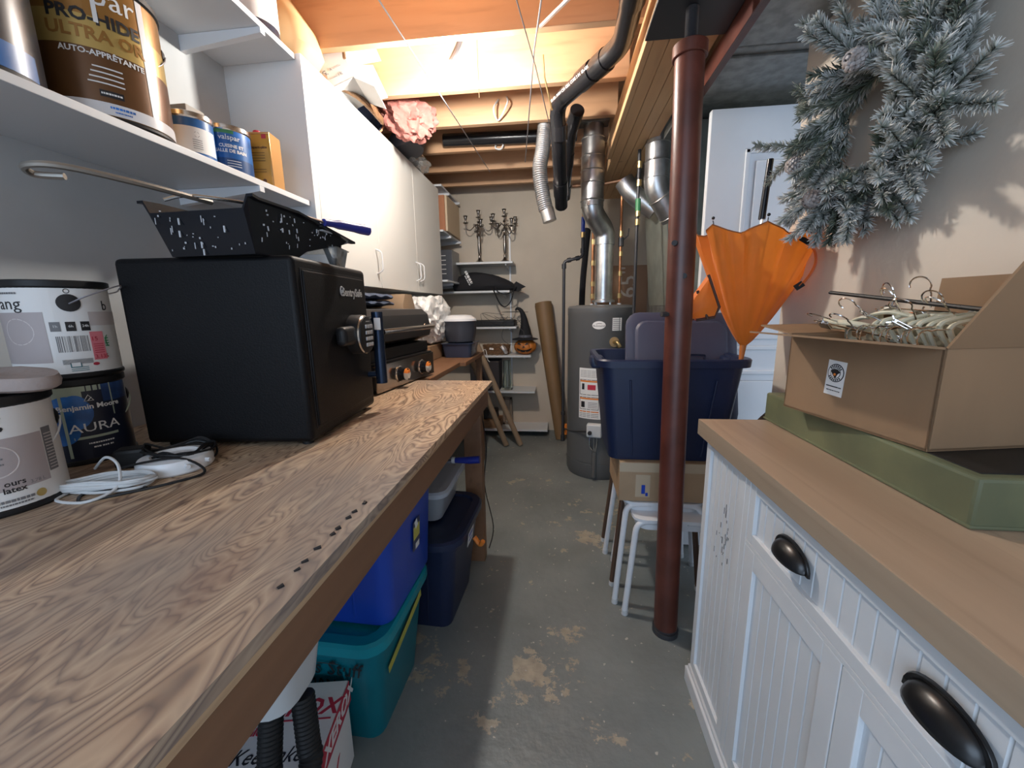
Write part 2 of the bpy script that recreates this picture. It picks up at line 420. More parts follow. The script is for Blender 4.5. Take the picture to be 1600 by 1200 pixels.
# brown angle beside the beam
bm = B(); bx(bm, (.553, .60), (.3, 1.95), (2.15, 2.20), .003); bx(bm, (.553, .56), (.3, 1.95), (2.125, 2.20), .001)
tag(obj('steel_angle', bm, BROWNS), 'dark red steel angle running beside the wooden beam', 'steel angle')
# galvanised trunk duct
t = thing('trunk_duct', 'wide flat grey sheet metal duct above the wreath and door', 'duct', (.74, 1.2, 2.2))
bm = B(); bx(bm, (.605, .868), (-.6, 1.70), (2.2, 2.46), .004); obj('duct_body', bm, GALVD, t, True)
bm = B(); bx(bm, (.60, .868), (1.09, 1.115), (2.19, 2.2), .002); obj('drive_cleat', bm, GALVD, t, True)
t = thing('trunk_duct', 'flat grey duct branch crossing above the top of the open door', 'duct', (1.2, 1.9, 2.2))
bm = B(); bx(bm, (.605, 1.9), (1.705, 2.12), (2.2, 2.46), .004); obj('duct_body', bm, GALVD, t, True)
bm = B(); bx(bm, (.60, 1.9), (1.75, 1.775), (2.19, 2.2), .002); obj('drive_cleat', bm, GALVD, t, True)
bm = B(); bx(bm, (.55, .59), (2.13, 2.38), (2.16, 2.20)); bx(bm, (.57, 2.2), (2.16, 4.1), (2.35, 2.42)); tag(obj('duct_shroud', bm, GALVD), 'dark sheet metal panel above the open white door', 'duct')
# open white door
t = thing('door_leaf', 'white panelled door standing open behind the orange umbrella', 'door', (1.05, 2.0, .02))
bm = B(); bx(bm, (.675, 1.42), (2.05, 2.085), (.02, 2.15), .003, 0)
obj('slab', bm, WPAINT, t, True)
for (a, b_) in ((1.08, 1.98), (.16, .98)):
    bm = B()
    for (x0, x1, z0, z1) in ((.83, 1.27, a, a+.02), (.83, 1.27, b_-.02, b_), (.83, .85, a, b_), (1.25, 1.27, a, b_)):
        bx(bm, (x0, x1), (2.040, 2.051), (z0, z1), .004)
    bx(bm, (.875, 1.225), (2.042, 2.051), (a+.05, b_-.05), .006)
    obj('panel_moulding', bm, WPAINT, t, True)
# ---------------------------------------------------------------- light bulb
t = thing('ceiling_lamp', 'bare glowing bulb in a grey ceiling socket between the joists', 'lamp', (-.41, 1.80, 2.6))
bm = B(); lathe(bm, [(.055, 2.60), (.055, 2.632)], 24, Matrix.Translation((-.41, 1.90, 0))); lathe(bm, [(.05, 2.60), (.045, 2.55), (.03, 2.50), (.025, 2.46)], 24, Matrix.Translation((-.41, 1.90, 0)), cap0=False)
obj('socket', bm, mat('grey_porcelain', (.35, .38, .36), .4), t, True)
bm = B()
tube(bm, crv([(-.41, 1.90, 2.46), (-.43, 1.92, 2.42), BULB+V((0, 0, .06))], 4), .012, 10)
obj('stem', bm, GREYD, t, True)
EMIT = bpy.data.materials.new('glowing_bulb'); EMIT.use_nodes = True; nt = EMIT.node_tree; nt.nodes.clear()
e = nt.nodes.new('ShaderNodeEmission'); e.inputs[0].default_value = (1, .945, .87, 1); e.inputs[1].default_value = 850
oo = nt.nodes.new('ShaderNodeOutputMaterial'); nt.links.new(e.outputs[0], oo.inputs[0])
bm = B(); lathe(bm, [(.002, -.038), (.016, -.034), (.030, -.018), (.034, 0), (.031, .014), (.022, .034), (.014, .05), (.014, .062)], 20, Matrix.Translation(BULB))
obj('bulb', bm, EMIT, t, True)
bm = B(); tube(bm, [(-.35, 1.90, 2.56), (-.345, 1.905, 2.2)], .002, 6); obj('pull_chain', bm, CHROME, t, True)
# cables under the floor
def cable(name, label, cat, pts, r, m, n=6, seg=6, group=None):
    bm = B(); tube(bm, crv(pts, n), r, seg); return tag(obj(name, bm, m), label, cat, group)
cable('ceiling_cable', 'white cable looping under the boards left of the bulb', 'cable', [(-.60, 1.52, 2.62), (-.63, 1.62, 2.60), (-.58, 1.74, 2.56), (-.50, 1.82, 2.60)], .005, WDULL)
cable('ceiling_cable', 'white cable crossing the boards right of the bulb', 'cable', [(-.36, 1.80, 2.60), (-.22, 1.84, 2.56), (-.05, 1.80, 2.60), (.2, 1.78, 2.61)], .005, WDULL)
cable('ceiling_cable', 'short cable loop hanging beneath the joist behind the bulb', 'cable', [(-.36, 2.62, 2.52), (-.38, 2.55, 2.44), (-.36, 2.61, 2.405), (-.30, 2.56, 2.47), (-.31, 2.62, 2.53)], .005, WDULL)
cable('ceiling_cable', 'small cable loop under the fourth joist', 'cable', [(-.42, 3.03, 2.46), (-.44, 3.0, 2.40), (-.40, 2.99, 2.385), (-.38, 3.0, 2.43), (-.38, 3.03, 2.5)], .005, WDULL)
cable('hanger_wire', 'thin wire running from the front ceiling toward the candelabra', 'wire', [(-.525, 1.25, 2.187), (-.545, 3.40, 2.37)], .0026, WIRE, 1)
cable('hanger_wire', 'thin wire slanting right under the joists, meeting the drain pipe', 'wire', [(-.145, 1.45, 2.285), (-.10, 1.9, 2.30), (-.015, 2.9, 2.30)], .0026, WIRE, 1)
cable('hanger_wire', 'thin wire crossing leftward under the joists', 'wire', [(-.05, 1.45, 2.285), (-.105, 1.9, 2.36), (-.24, 3.1, 2.33)], .0032, WIRE, 1)
cable('conduit_rod', 'short silver rod angled beneath the ceiling by the bulb', 'rod', [(.055, 1.45, 2.262), (-.098, 1.9, 2.43)], .0075, ALU, 1)
cable('pull_chain', 'thin beaded chain hanging beside the black drain elbow', 'chain', [(-.075, 2.1, 2.45), (-.07, 2.12, 2.37), (-.035, 2.2, 2.26)], .004, BRASS, 1)
# ---------------------------------------------------------------- pipes and ducts
def elbow(a, b, c, r, n=7):
    a, b, c = V(a), V(b), V(c); p = b+(a-b).normalized()*r; q = b+(c-b).normalized()*r
    return [p*(1-t)**2+b*2*t*(1-t)+q*t*t for t in [i/n for i in range(n+1)]]
def path(pts, r):
    o = [V(pts[0])]
    for i in range(1, len(pts)-1): o += elbow(pts[i-1], pts[i], pts[i+1], r)
    o.append(V(pts[-1])); return o
t = thing('drain_pipe', 'fat glossy black drain pipe bending under the joists beside the beam', 'pipe', (.02, 2.3, 2.3))
P0 = [(.232, 1.0, 2.30), (.245, 1.75, 2.30), (-.0, 2.28, 2.36), (-.0, 2.42, 1.99)]
bm = B(); tube(bm, path([(.225, .7, 2.30), (.25, 1.85, 2.325), (-.012, 2.30, 2.33), (.0, 2.42, 2.18), (.018, 2.80, 1.95)], .07), .041, 20); obj('pipe_run', bm, ABS, t, True)
for a, b_ in (((.238, 1.28, 2.312), (.2452, 1.60, 2.319)), ((.15, 2.02, 2.327), (.10, 2.105, 2.328)), ((.20, 1.94, 2.326), (.165, 2.0, 2.327)), ((.0, 2.36, 2.255), (.002, 2.40, 2.20)), ((.010, 2.63, 2.055), (.014, 2.72, 2.0))):
    bm = B(); tube(bm, [a, b_], .046, 20); obj('coupling', bm, ABS, t, True)
bm = B()
M = frame((.075, 2.105, 2.3235), (.47, -.80, .0), (-.3, -.25, 1)) @ Matrix.Translation((0, 0, .0425))
txt(bm, '83 ABS-DWV CSA CELL CORE 3 IN  83-ABS', .017, M, 0)
obj('printing', bm, PAPERW, t, True)
t = thing('drain_branch', 'second black drain pipe dropping steeply behind the first elbow', 'pipe', (.05, 2.7, 2.2))
bm = B(); tube(bm, path([(.10, 2.45, 2.36), (.06, 2.62, 2.30), (.035, 2.9, 2.05)], .05), .040, 20); obj('pipe_run', bm, ABS, t, True)
for a, b_ in (((.05, 2.70, 2.232), (.045, 2.76, 2.178)), ((.038, 2.86, 2.09), (.033, 2.92, 2.03))):
    bm = B(); tube(bm, [a, b_], .046, 20); obj('coupling', bm, ABS, t, True)
cable('drain_line', 'long dark horizontal pipe strapped under the far joists', 'pipe', [(-.80, 2.98, 2.46), (.12, 2.98, 2.44)], .04, ABS, 1, 16)
def corr(bm, pts, r, d, step, seg=18):
    P = []; R = []
    pp = crv(pts, 24); L = 0; acc = [0]
    for a, b_ in zip(pp, pp[1:]): L += (b_-a).length; acc.append(L)
    n = int(L/step*2); j = 0
    for i in range(n+1):
        s = L*i/n
        while j < len(acc)-2 and acc[j+1] < s: j += 1
        k = (s-acc[j])/max(1e-9, acc[j+1]-acc[j]); P.append(pp[j].lerp(pp[j+1], k)); R.append(r+(d if i % 2 else 0))
    tube(bm, P, R, seg)
t = thing('dryer_duct', 'silver flexible aluminium hose hanging open-ended before the back wall', 'duct', (-.09, 2.7, 2.1))
bm = B(); corr(bm, [(-.085, 2.72, 2.40), (-.10, 2.70, 2.26), (-.118, 2.68, 2.14), (-.10, 2.68, 2.0), (-.078, 2.68, 1.90)], .042, .005, .012); obj('flex_hose', bm, ALU, t, True)
bm = B(); tube(bm, [(-.075, 2.68, 1.91), (-.055, 2.68, 1.835)], .044, 20); tube(bm, [(-.088, 2.73, 2.36), (-.084, 2.74, 2.44)], .048, 20); obj('collar', bm, GALV, t, True)
# flue
t = thing('flue_pipe', 'shiny galvanised flue rising from the grey water heater', 'flue', (.32, 3.1, 1.3))
FL = [(.335, 3.10, 1.34), (.335, 3.10, 1.78), (.232, 3.0, 1.93), (.232, 3.0, 2.50)]
for i, (a, b_, r) in enumerate(((FL[0], FL[1], .066), ((.232, 3., 1.98), (.232, 3., 2.14), .078), ((.232, 3., 2.13), (.232, 3., 2.30), .080), ((.232, 3., 2.29), (.232, 3., 2.42), .078), ((.232, 3., 2.42), (.232, 3., 2.62), .066))):
    bm = B(); tube(bm, [a, b_], r, 28, 0); obj('pipe_section', bm, GALV, t, True)
bm = B(); tube(bm, path([(.335, 3.10, 1.74), (.335, 3.10, 1.83), (.232, 3.0, 1.95), (.232, 3.0, 2.02)], .05), .073, 28); obj('flue_elbow', bm, GALV, t, True)
bm = B()
for z in (2.02, 2.13, 2.21, 2.30, 2.41): lathe(bm, [(.081, z-.004), (.0835, z), (.081, z+.004)], 28, Matrix.Translation((.232, 3., 0)), cap0=False, cap1=False)
obj('seam_rib', bm, GALV, t, True)
bm = B(); bx(bm, (.13, .33), (2.93, 3.07), (2.495, 2.51), .002); obj('collar_plate', bm, GALVD, t, True)
# second duct behind the post
t = thing('heating_duct', 'galvanised heating duct with an elbow hanging left of the red post', 'duct', (.55, 2.5, 2.0))
for a, b_ in (((.548, 2.5, 2.0), (.548, 2.5, 2.10)), ((.548, 2.5, 2.09), (.548, 2.5, 2.19)), ((.548, 2.5, 2.18), (.548, 2.5, 2.44))):
    bm = B(); tube(bm, [a, b_], .066 if a[2] < 2.15 else .062, 26); obj('pipe_section', bm, GALV, t, True)
bm = B(); tube(bm, path([(.548, 2.5, 2.02), (.548, 2.5, 1.95), (.66, 2.54, 1.80)], .06), .068, 26); obj('elbow', bm, GALV, t, True)
bm = B()
lathe(bm, [(.068, .0), (.072, .004), (.068, .008)], 26, axis((.575, 2.51, 1.912), (.66, 2.54, 1.80)), cap0=False, cap1=False)
lathe(bm, [(.068, .0), (.072, .004), (.068, .008)], 26, axis((.645, 2.535, 1.82), (.66, 2.54, 1.80)), cap0=False, cap1=False)
for z in (2.0, 2.09, 2.18): lathe(bm, [(.066, z-.003), (.070, z), (.066, z+.003)], 26, Matrix.Translation((.548, 2.5, 0)), cap0=False, cap1=False)
obj('seam_rib', bm, GALV, t, True)
bm = B(); tube(bm, path([(.42, 2.85, 2.10), (.47, 2.84, 2.02), (.62, 2.82, 1.90)], .05), .06, 24)
tag(obj('branch_duct', bm, GALV), 'dull silver branch duct crossing behind the heating duct', 'duct')
# furnace
t = thing('furnace', 'tall grey-green sheet metal furnace cabinet behind the navy bin', 'furnace', (.95, 2.95, 0))
bm = B(); bx(bm, (.70, 1.3), (2.65, 3.25), (0, 1.30), .006); obj('casing', bm, GALVD, t, True)
bm = B(); rings(bm, [[V(p) for p in ((.70, 2.65, 1.30), (1.3, 2.65, 1.30), (1.3, 3.25, 1.30), (.70, 3.25, 1.30))], [V(p) for p in ((.62, 2.62, 2.1), (1.3, 2.62, 2.1), (1.3, 3.2, 2.1), (.62, 3.2, 2.1))], [V(p) for p in ((.62, 2.62, 2.34), (1.3, 2.62, 2.34), (1.3, 3.2, 2.34), (.62, 3.2, 2.34))]])
obj('plenum', bm, mat('pale_green_grey_sheet', (.33, .36, .32), .45, .5, var=.2, vscale=9), t, True)
bm = B()
for k in range(9): bx(bm, (.80, 1.15), (2.642, 2.651), (1.18+k*.014, 1.186+k*.014))
obj('louvre', bm, INK, t, True)
# iron gas pipe left of heater
t = thing('gas_pipe', 'black iron gas pipe with a jog standing left of the water heater', 'pipe', (.05, 3.35, 0))
bm = B(); tube(bm, path([(.045, 3.3, .18), (.045, 3.3, 1.655), (.19, 3.3, 1.685), (.19, 3.3, 1.84)], .03), .0125, 12); obj('pipe_run', bm, IRON, t, True)
bm = B()
for a, b_ in (((.045, 3.3, 1.60), (.045, 3.3, 1.635)), ((.07, 3.3, 1.661), (.10, 3.3, 1.667)), ((.135, 3.3, 1.673), (.165, 3.3, 1.68)), ((.19, 3.3, 1.715), (.19, 3.3, 1.75)), ((.045, 3.3, .17), (.045, 3.3, .22)), ((.045, 3.3, .40), (.045, 3.3, .43))): tube(bm, [a, b_], .0185, 12)
obj('fitting', bm, IRON, t, True)
bm = B(); tube(bm, [(.19, 3.3, 1.83), (.19, 3.3, 1.87)], .018, 10); obj('brass_valve', bm, BRASS, t, True)
bm = B(); tube(bm, [(.19, 3.3, 1.87), (.19, 3.3, 1.98)], .015, 10); obj('blue_sleeve', bm, BLUEP, t, True)
bm = B(); tube(bm, [(.19, 3.3, 1.98), (.188, 3.3, 2.39)], .010, 10); obj('copper_riser', bm, COPPER, t, True)
bm = B(); tube(bm, [(.075, 3.26, .33), (.075, 3.26, .24)], .016, 10); obj('red_handle', bm, ORANGEI, t, True)
def riser(name, label, x, y, z0, z1, m, brz):
    t = thing(name, label, 'pipe', (x, y, z0))
    bm = B(); tube(bm, [(x, y, z0), (x-.004, y, z1)], .010, 10); obj('pipe_run', bm, m, t, True)
    bm = B()
    for z in brz: tube(bm, [(x, y, z), (x, y, z+.035)], .0155, 10)
    obj('fitting', bm, BRASS, t, True); return t
riser('copper_pipe', 'copper water pipe left of the flue', .255, 3.12, 1.318, 2.2, COPPER, (1.36, 1.45, 1.60, 1.75))
t = riser('copper_pipe', 'copper water pipe with a small valve right of the flue', .455, 3.12, 1.318, 2.19, COPPER, (1.36, 1.52, 1.66, 1.80))
bm = B(); tube(bm, [(.455, 3.12, 1.73), (.455, 3.12, 1.79)], .02, 10); tube(bm, [(.455, 3.12, 1.76), (.50, 3.10, 1.80), (.505, 3.10, 1.85)], .004, 6); obj('valve', bm, IRON, t, True)
cable('copper_crossover', 'horizontal copper pipe behind the flue near the ceiling', 'pipe', [(.10, 3.16, 2.17), (.30, 3.16, 2.17), (.455, 3.135, 2.185)], .011, COPPER, 1)
t = riser('iron_gas_riser', 'slim black vertical pipe between flue and heating duct', .475, 2.62, .9, 2.4, IRON, (1.78, 1.83, 2.0, 2.1))
bm = B(); tube(bm, [(.475, 2.62, 1.86), (.474, 2.62, 1.93)], .016, 10); obj('green_tape', bm, GREENI, t, True)
# water heater
t = thing('water_heater', 'grey cylindrical water heater standing near the back wall', 'water heater', (.325, 3.13, 0))
R = .248
bm = B(); lathe(bm, [(R-.012, .0), (R-.006, .02), (R, .03), (R, .12), (R-.003, .122), (R-.003, .128), (R, .13), (R, 1.235), (R+.003, 1.24), (R+.003, 1.29), (R-.01, 1.305), (R-.06, 1.312)], 56); obj('tank', bm, HEATER, t)
A = math.atan2(-3.13, -.325)  # toward the camera
bm = B(); discl(bm, R, A-.05, 1.17, .046, 0, .001, .62)
n0 = set(bm.verts); txt(bm, 'Richmond', .0195, None, 1); bm.verts.ensure_lookup_table(); bendz(nv(bm, n0), R, A-.05, 1.165, .002)
n0 = set(bm.verts); tube(bm, [(-.02, .014, 0), (0, .018, 0), (.02, .016, 0)], .0015, 5, 1); bm.verts.ensure_lookup_table(); bendz(nv(bm, n0), R, A-.05, 1.165, .002)
obj('badge', bm, [PAPERW, INK], t)
bm = B(); band(bm, R, A+.33, A+.62, 1.13, 1.22, 0)
for k in range(6): band(bm, R, A+.35, A+.58, 1.14+k*.013, 1.143+k*.013, 1, .001)
obj('rating_label', bm, [PAPERW, INKG], t)
bm = B(); band(bm, R, A-.62, A+.40, .48, .86, 0)
for k in range(5): band(bm, R, A-.58, A-.02, .795+k*.011, .798+k*.011, 1, .001)
for (z0, z1) in ((.66, .775), (.55, .645)):
    band(bm, R, A-.59, A+.0, z0, z1, 2, .001); band(bm, R, A-.575, A-.015, z0+.004, z1-.004, 0, .0015)
    band(bm, R, A-.575, A-.015, z1-.018, z1-.006, 3, .002)
band(bm, R, A-.52, A-.44, .70, .745, 2, .002); band(bm, R, A-.34, A-.10, .70, .738, 4, .002)
band(bm, R, A-.54, A-.42, .565, .61, 2, .002)
for k in range(4): band(bm, R, A-.32, A-.04, .565+k*.012, .569+k*.012, 1, .002)
band(bm, R, A-.59, A+.0, .53, .538, 3, .001)
for k in range(3): band(bm, R, A-.59, A+.0, .492+k*.012, .496+k*.012, 1, .001)
for k in range(22): band(bm, R, A+.05, A+.36, .495+k*.016, .500+k*.016, 4 if k in (3, 9, 16) else 1, .001)
obj('warning_label', bm, [PAPERW, INKG, INK, ORANGEI, REDI], t)
def at(a, r, z): return V((r*math.cos(a), r*math.sin(a), z))
bm = B(); M = frame(at(A-.10, R+.03, .405), (-math.sin(A-.1), math.cos(A-.1), 0), (0, 0, 1)); bx(bm, (-.055, .055), (-.05, .05), (-.03, .03), .012, 0, M, 3)
v_ = obj('gas_valve', bm, WDULL, t)
bm = B(); tube(bm, crv([(-.262, .15, .27), (-.262, .06, .31), (-.215, -.12, .35), (-.12, -.26, .39)], 5), .006, 8); obj('supply_line', bm, IRON, t)
bm = B(); tube(bm, [M @ V((-.028, -.012, .028)), M @ V((-.028, -.012, .045))], .015, 16); obj('control_knob', bm, INK, t)
bm = B(); tube(bm, crv([M @ V((0, -.05, 0)), M @ V((.0, -.10, 0)), M @ V((.0, -.17, -.02))], 4), .004, 6); tube(bm, crv([M @ V((.02, -.05, 0)), M @ V((.02, -.10, 0)), M @ V((.01, -.17, -.02))], 4), .005, 6); tube(bm, crv([M @ V((-.03, -.05, 0)), M @ V((-.03, -.12, .01)), M @ V((0, -.17, -.02))], 4), .005, 6); obj('burner_tube', bm, CHROME, t)
bm = B(); bx(bm, (-.015, .015), (-.02, .02), (-.02, -.012), .004, 0, M @ Matrix.Translation((0, -.33, 0))); tube(bm, [at(A-.10, R+.004, .23), at(A-.10, R+.01, .03)], .018, 8); obj('drip_channel', bm, HEATER, t)
bm = B(); tube(bm, [at(A+.36, R-.01, .27), at(A+.36, R+.035, .27)], .018, 16); obj('drain_valve', bm, GREYD, t)
bm = B(); tube(bm, [at(A+.40, R-.01, 1.05), at(A+.40, R+.004, 1.05)], .036, 20); obj('port_collar', bm, mat('tan_gasket', (.35, .26, .14), .6), t)
bm = B(); tube(bm, crv([at(A+.40, R, 1.05), at(A+.40, R+.05, 1.05), at(A+.45, R+.06, 1.02)], 4), .014, 12); obj('relief_valve', bm, BRASS, t)
bm = B(); lathe(bm, [(.085, 1.33), (.085, 1.345), (.066, 1.352), (.066, 1.37)], 28, Matrix.Translation((.01, -.03, 0)))
for k in range(4): tube(bm, [at(k*PI/2+.6, .075, 1.30)+V((.01, -.03, 0)), at(k*PI/2+.6, .075, 1.34)+V((.01, -.03, 0))], .004, 6)
obj('draft_hood', bm, GALV, t)
bm = B()
for x in (-.07, .13): tube(bm, [(x, -.01, 1.30), (x, -.01, 1.322)], .015, 12)
obj('nipple', bm, WDULL, t)
# kraft roll, tubes
t = thing('kraft_paper_roll', 'tall brown kraft paper roll leaning on the back wall beside the gas pipe', 'paper roll', (.03, 3.85, 0))
bm = B(); a, b_ = V((.035, 3.84, .006)), V((-.148, 4.055, 1.345)); M = axis(a, b_); L = (b_-a).length
lathe(bm, [(.052, 0), (.083, L), (.076, L), (.046, 0)], 36, M); lathe(bm, [(.055, L*.02), (.087, L*.985)], 36, M, cap0=False, cap1=False)
obj('paper_roll', bm, KRAFT, t, True)
cable('cardboard_tube', 'left brown cardboard tube leaning toward the bench end', 'cardboard tube', [(-.488, 3.60, .012), (-.79, 3.42, .95)], .026, KRAFT2, 1, 20, 'leaning cardboard tubes')
cable('cardboard_tube', 'right brown cardboard tube leaning toward the bench end', 'cardboard tube', [(-.352, 3.62, .012), (-.72, 3.50, .98)], .026, KRAFT2, 1, 20, 'leaning cardboard tubes')
# carton behind heater
t = thing('cardboard_box', 'brown carton marked 65" behind the water heater', 'box', (.6, 3.8, 0))
bm = B(); bx(bm, (.30, .76), (3.6, 3.78), (.0, 1.64), .004); obj('carton', bm, mat('dark_cardboard', (.30, .18, .11), .75), t, True)
bm = B(); txt(bm, '65"', .20, frame((.60, 3.598, 1.50), (-.0, 0, 1), (-1, 0, 0)), 0, bold=.001); obj('lettering', bm, mat('pale_marker', (.55, .50, .44), .7), t, True)
bm = B(); tube(bm, crv([(.215, 3.70, .0), (.215, 3.75, 1.3), (.245, 3.85, 1.75), (.27, 3.9, 2.0)], 5), .035, 12, flat=.5); tag(obj('folded_umbrella', bm, BLACKF), 'tall black cloth-wrapped pole standing behind the water heater', 'pole')
# ---------------------------------------------------------------- workbench
BX = -.335
t = thing('workbench', 'long wooden workbench with a worn plywood top along the left wall', 'workbench', (-.8, .5, 0))
bm = B(); rings(bm, [[V(p) for p in ((BX, -.6, z), (BX+.016, 1.90, z), (-1.328, 1.92, z), (-1.328, -.6, z))] for z in (.931, .95)]); obj('plywood_top', bm, PLY, t, True)
bm = B(); bx(bm, (BX-.014, BX+.004), (-.6, 1.88), (.918, .931), .002); obj('edge_lip', bm, wood('worn_fir_edge', (.40, .25, .14), (.55, .38, .23), 20), t, True)
bm = B(); bx(bm, (BX-.035, BX-.003), (-.6, 1.87), (.835, .930), .003); obj('front_apron', bm, APRON, t, True)
bm = B(); bx(bm, (-1.32, BX-.127), (1.86, 1.90), (.80, .930), .003); obj('end_apron', bm, APRON, t, True)
for y in (1.835, .2):
    bm = B(); bx(bm, (BX-.125, BX-.037), (y, y+.06), (0, .930), .003); obj('leg', bm, APRON, t, True)
bm = B()
rnd = random.Random(3)
for k in range(9):
    y = .42+k*.028+rnd.uniform(-.008, .008); tube(bm, [(BX-.018-rnd.random()*.008, y, .9495), (BX-.018, y+.006, .9515)], .0022+rnd.random()*.002, 6)
obj('burn_mark', bm, INK, t, True)
t = thing('side_bench', 'lower brown bench continuing behind the plywood bench under the griddle', 'workbench', (-1, 2.3, 0))
bm = B(); bx(bm, (-1.328, -.66), (1.93, 2.62), (.915, .945), .003); obj('bench_top', bm, APRON, t, True)
bm = B(); bx(bm, (-1.328, -.62), (2.621, 3.28), (.915, .945), .003); obj('bench_extension', bm, APRON, t, True)
bm = B(); bx(bm, (-.67, -.63), (3.20, 3.25), (0, .915), .003); obj('leg', bm, APRON, t, True)
bm = B(); bx(bm, (-1.30, -1.25), (2.55, 2.60), (0, .915), .003); obj('leg', bm, APRON, t, True)
# ---------------------------------------------------------------- wall cabinets
CX = -1.0
bm = B(); bx(bm, (-1.33, CX), (1.652, 1.690), (1.40, 2.285), .001); side = bm
t = thing('wall_cabinet', 'white single door wall cabinet nearest the paint shelves', 'cabinet', (-1.17, 1.95, 1.42))
obj('side_panel', side, WMEL, t, True)
def carcass(t, y0, y1):
    bm = B(); bx(bm, (-1.33, CX-.02), (y0, y1), (1.425, 2.275), .001); obj('carcass', bm, WMEL, t, True)
def door(t, y0, y1, hy):
    bm = B(); bx(bm, (CX-.018, CX), (y0+.001, y1-.001), (1.425, 2.285), .0015); d = obj('door', bm, WCAB, t, True)
    bm = B(); tube(bm, path([(CX, hy, 1.50), (CX+.035, hy, 1.515), (CX+.035, hy, 1.615), (CX, hy, 1.63)], .018), .0042, 8)
    h = obj('handle', bm, WMEL, t, True); h.parent = d; h.matrix_parent_inverse = Matrix.Identity(4)
carcass(t, 1.691, 2.238); door(t, 1.691, 2.24, 2.19)
t = thing('wall_cabinet', 'white two door wall cabinet farther along, above the griddle', 'cabinet', (-1.17, 2.85, 1.42))
carcass(t, 2.242, 3.46); door(t, 2.242, 2.855, 2.82); door(t, 2.857, 3.47, 2.895)
# ---------------------------------------------------------------- near shelves
def shelf(name, label, x, y, z, brk=(), m=WMEL, group='white melamine shelves'):
    t = thing(name, label, 'shelf', ((x[0]+x[1])/2, (y[0]+y[1])/2, z[0]), 0, group)
    bm = B(); bx(bm, x, y, z, .0015); obj('board', bm, m, t, True)
    for p in brk:
        bm = B(); rings(bm, p); obj('bracket', bm, WHITEM, t, True)
    return t
def brx(y, x0, x1, z, h=.05, w=.022):   # bracket running along x under a shelf
    return [[V((x0, yy, z)), V((x1, yy, z)), V((x1, yy, z-.018)), V((x0, yy, z-h))] for yy in (y-w/2, y+w/2)]
shelf('wall_shelf', 'lower white shelf holding paint cans above the black safe', (-1.33, -1.02), (-.3, 1.650), (1.728, 1.748), [brx(1.37, -1.33, -1.018, 1.727)])
shelf('wall_shelf', 'upper white shelf above the paint cans, beside the cream bag', (-1.33, -1.02), (-.3, 1.650), (2.262, 2.282), [brx(1.47, -1.33, -1.018, 2.261)])
# ---------------------------------------------------------------- paint cans
def paint_can(name, label, loc, r, h, rz, body, wrap, lidm=GREYD, rim=BLACKP, taper=0, wire='side', cap=True, parts=None, wmat=WIRE):
    t = thing(name, label, 'paint can', loc, rz)
    bm = B(); lathe(bm, [(r*.985-taper, 0), (r-taper, .003), (r-taper, .006), (r*.985, h-.012), (r*.985, h-.01)], 48); obj('body', bm, body, t)
    bm = B(); lathe(bm, [(r-taper, .0), (r+.003-taper, .004), (r+.003-taper, .010), (r-taper, .013)], 48, cap0=False, cap1=False)
    lathe(bm, [(r, h-.018), (r+.004, h-.014), (r+.004, h-.002), (r+.001, h), (r-.006, h), (r-.009, h-.006)], 48, cap0=False); obj('rim', bm, rim, t)
    if cap:
        bm = B(); lathe(bm, [(r-.009, h-.007), (r-.010, h-.002), (r-.02, h-.002), (r-.022, h-.005)], 40); obj('lid', bm, lidm, t)
    if wrap:
        bm = B(); ms = wrap(bm, r-.0003, h); obj('label', bm, ms, t, recalc=False)
    if wire:
        bm = B()
        for s in (1, -1):
            lathe(bm, [(.014, 0), (.016, .003), (.008, .007)], 16, frame((0, s*(r-.002), h*.72), (1, 0, 0), (0, 0, 1)) if s < 0 else frame((0, s*(r-.002), h*.72), (-1, 0, 0), (0, 0, 1)))
        obj('ear', bm, rim, t)
        bm = B(); dz = {'side': -.75, 'up': .55, 'back': .2}[wire]
        pts = [(-(r+.012)*math.sin(a)*math.cos(dz) if False else (r+.014)*math.sin(a)*math.cos(dz), (r+.006)*math.cos(a), h*.72+(r+.014)*math.sin(a)*math.sin(dz)) for a in [PI*i/16 for i in range(17)]]
        tube(bm, pts, .0018, 6); obj('wire_handle', bm, wmat, t)
    return t
def BT(bm, s, size, R, a, z, mi, off=.0008, **k):
    n0 = set(bm.verts); txt(bm, s, size, None, mi, ext=.0002, **k); bm.verts.ensure_lookup_table(); bendz(nv(bm, n0), R, a, z, off)
def ringlabel(bm, R, a, z, rad, th, mi, off=.0008):
    n0 = set(bm.verts); tube(bm, [(rad*math.cos(k*PI/16), rad*math.sin(k*PI/16), 0) for k in range(32)], th, 5, mi, loop=True)
    bm.verts.ensure_lookup_table()
    for v in nv(bm, n0): v.co.z *= .2
    bendz(nv(bm, n0), R, a, z, off)
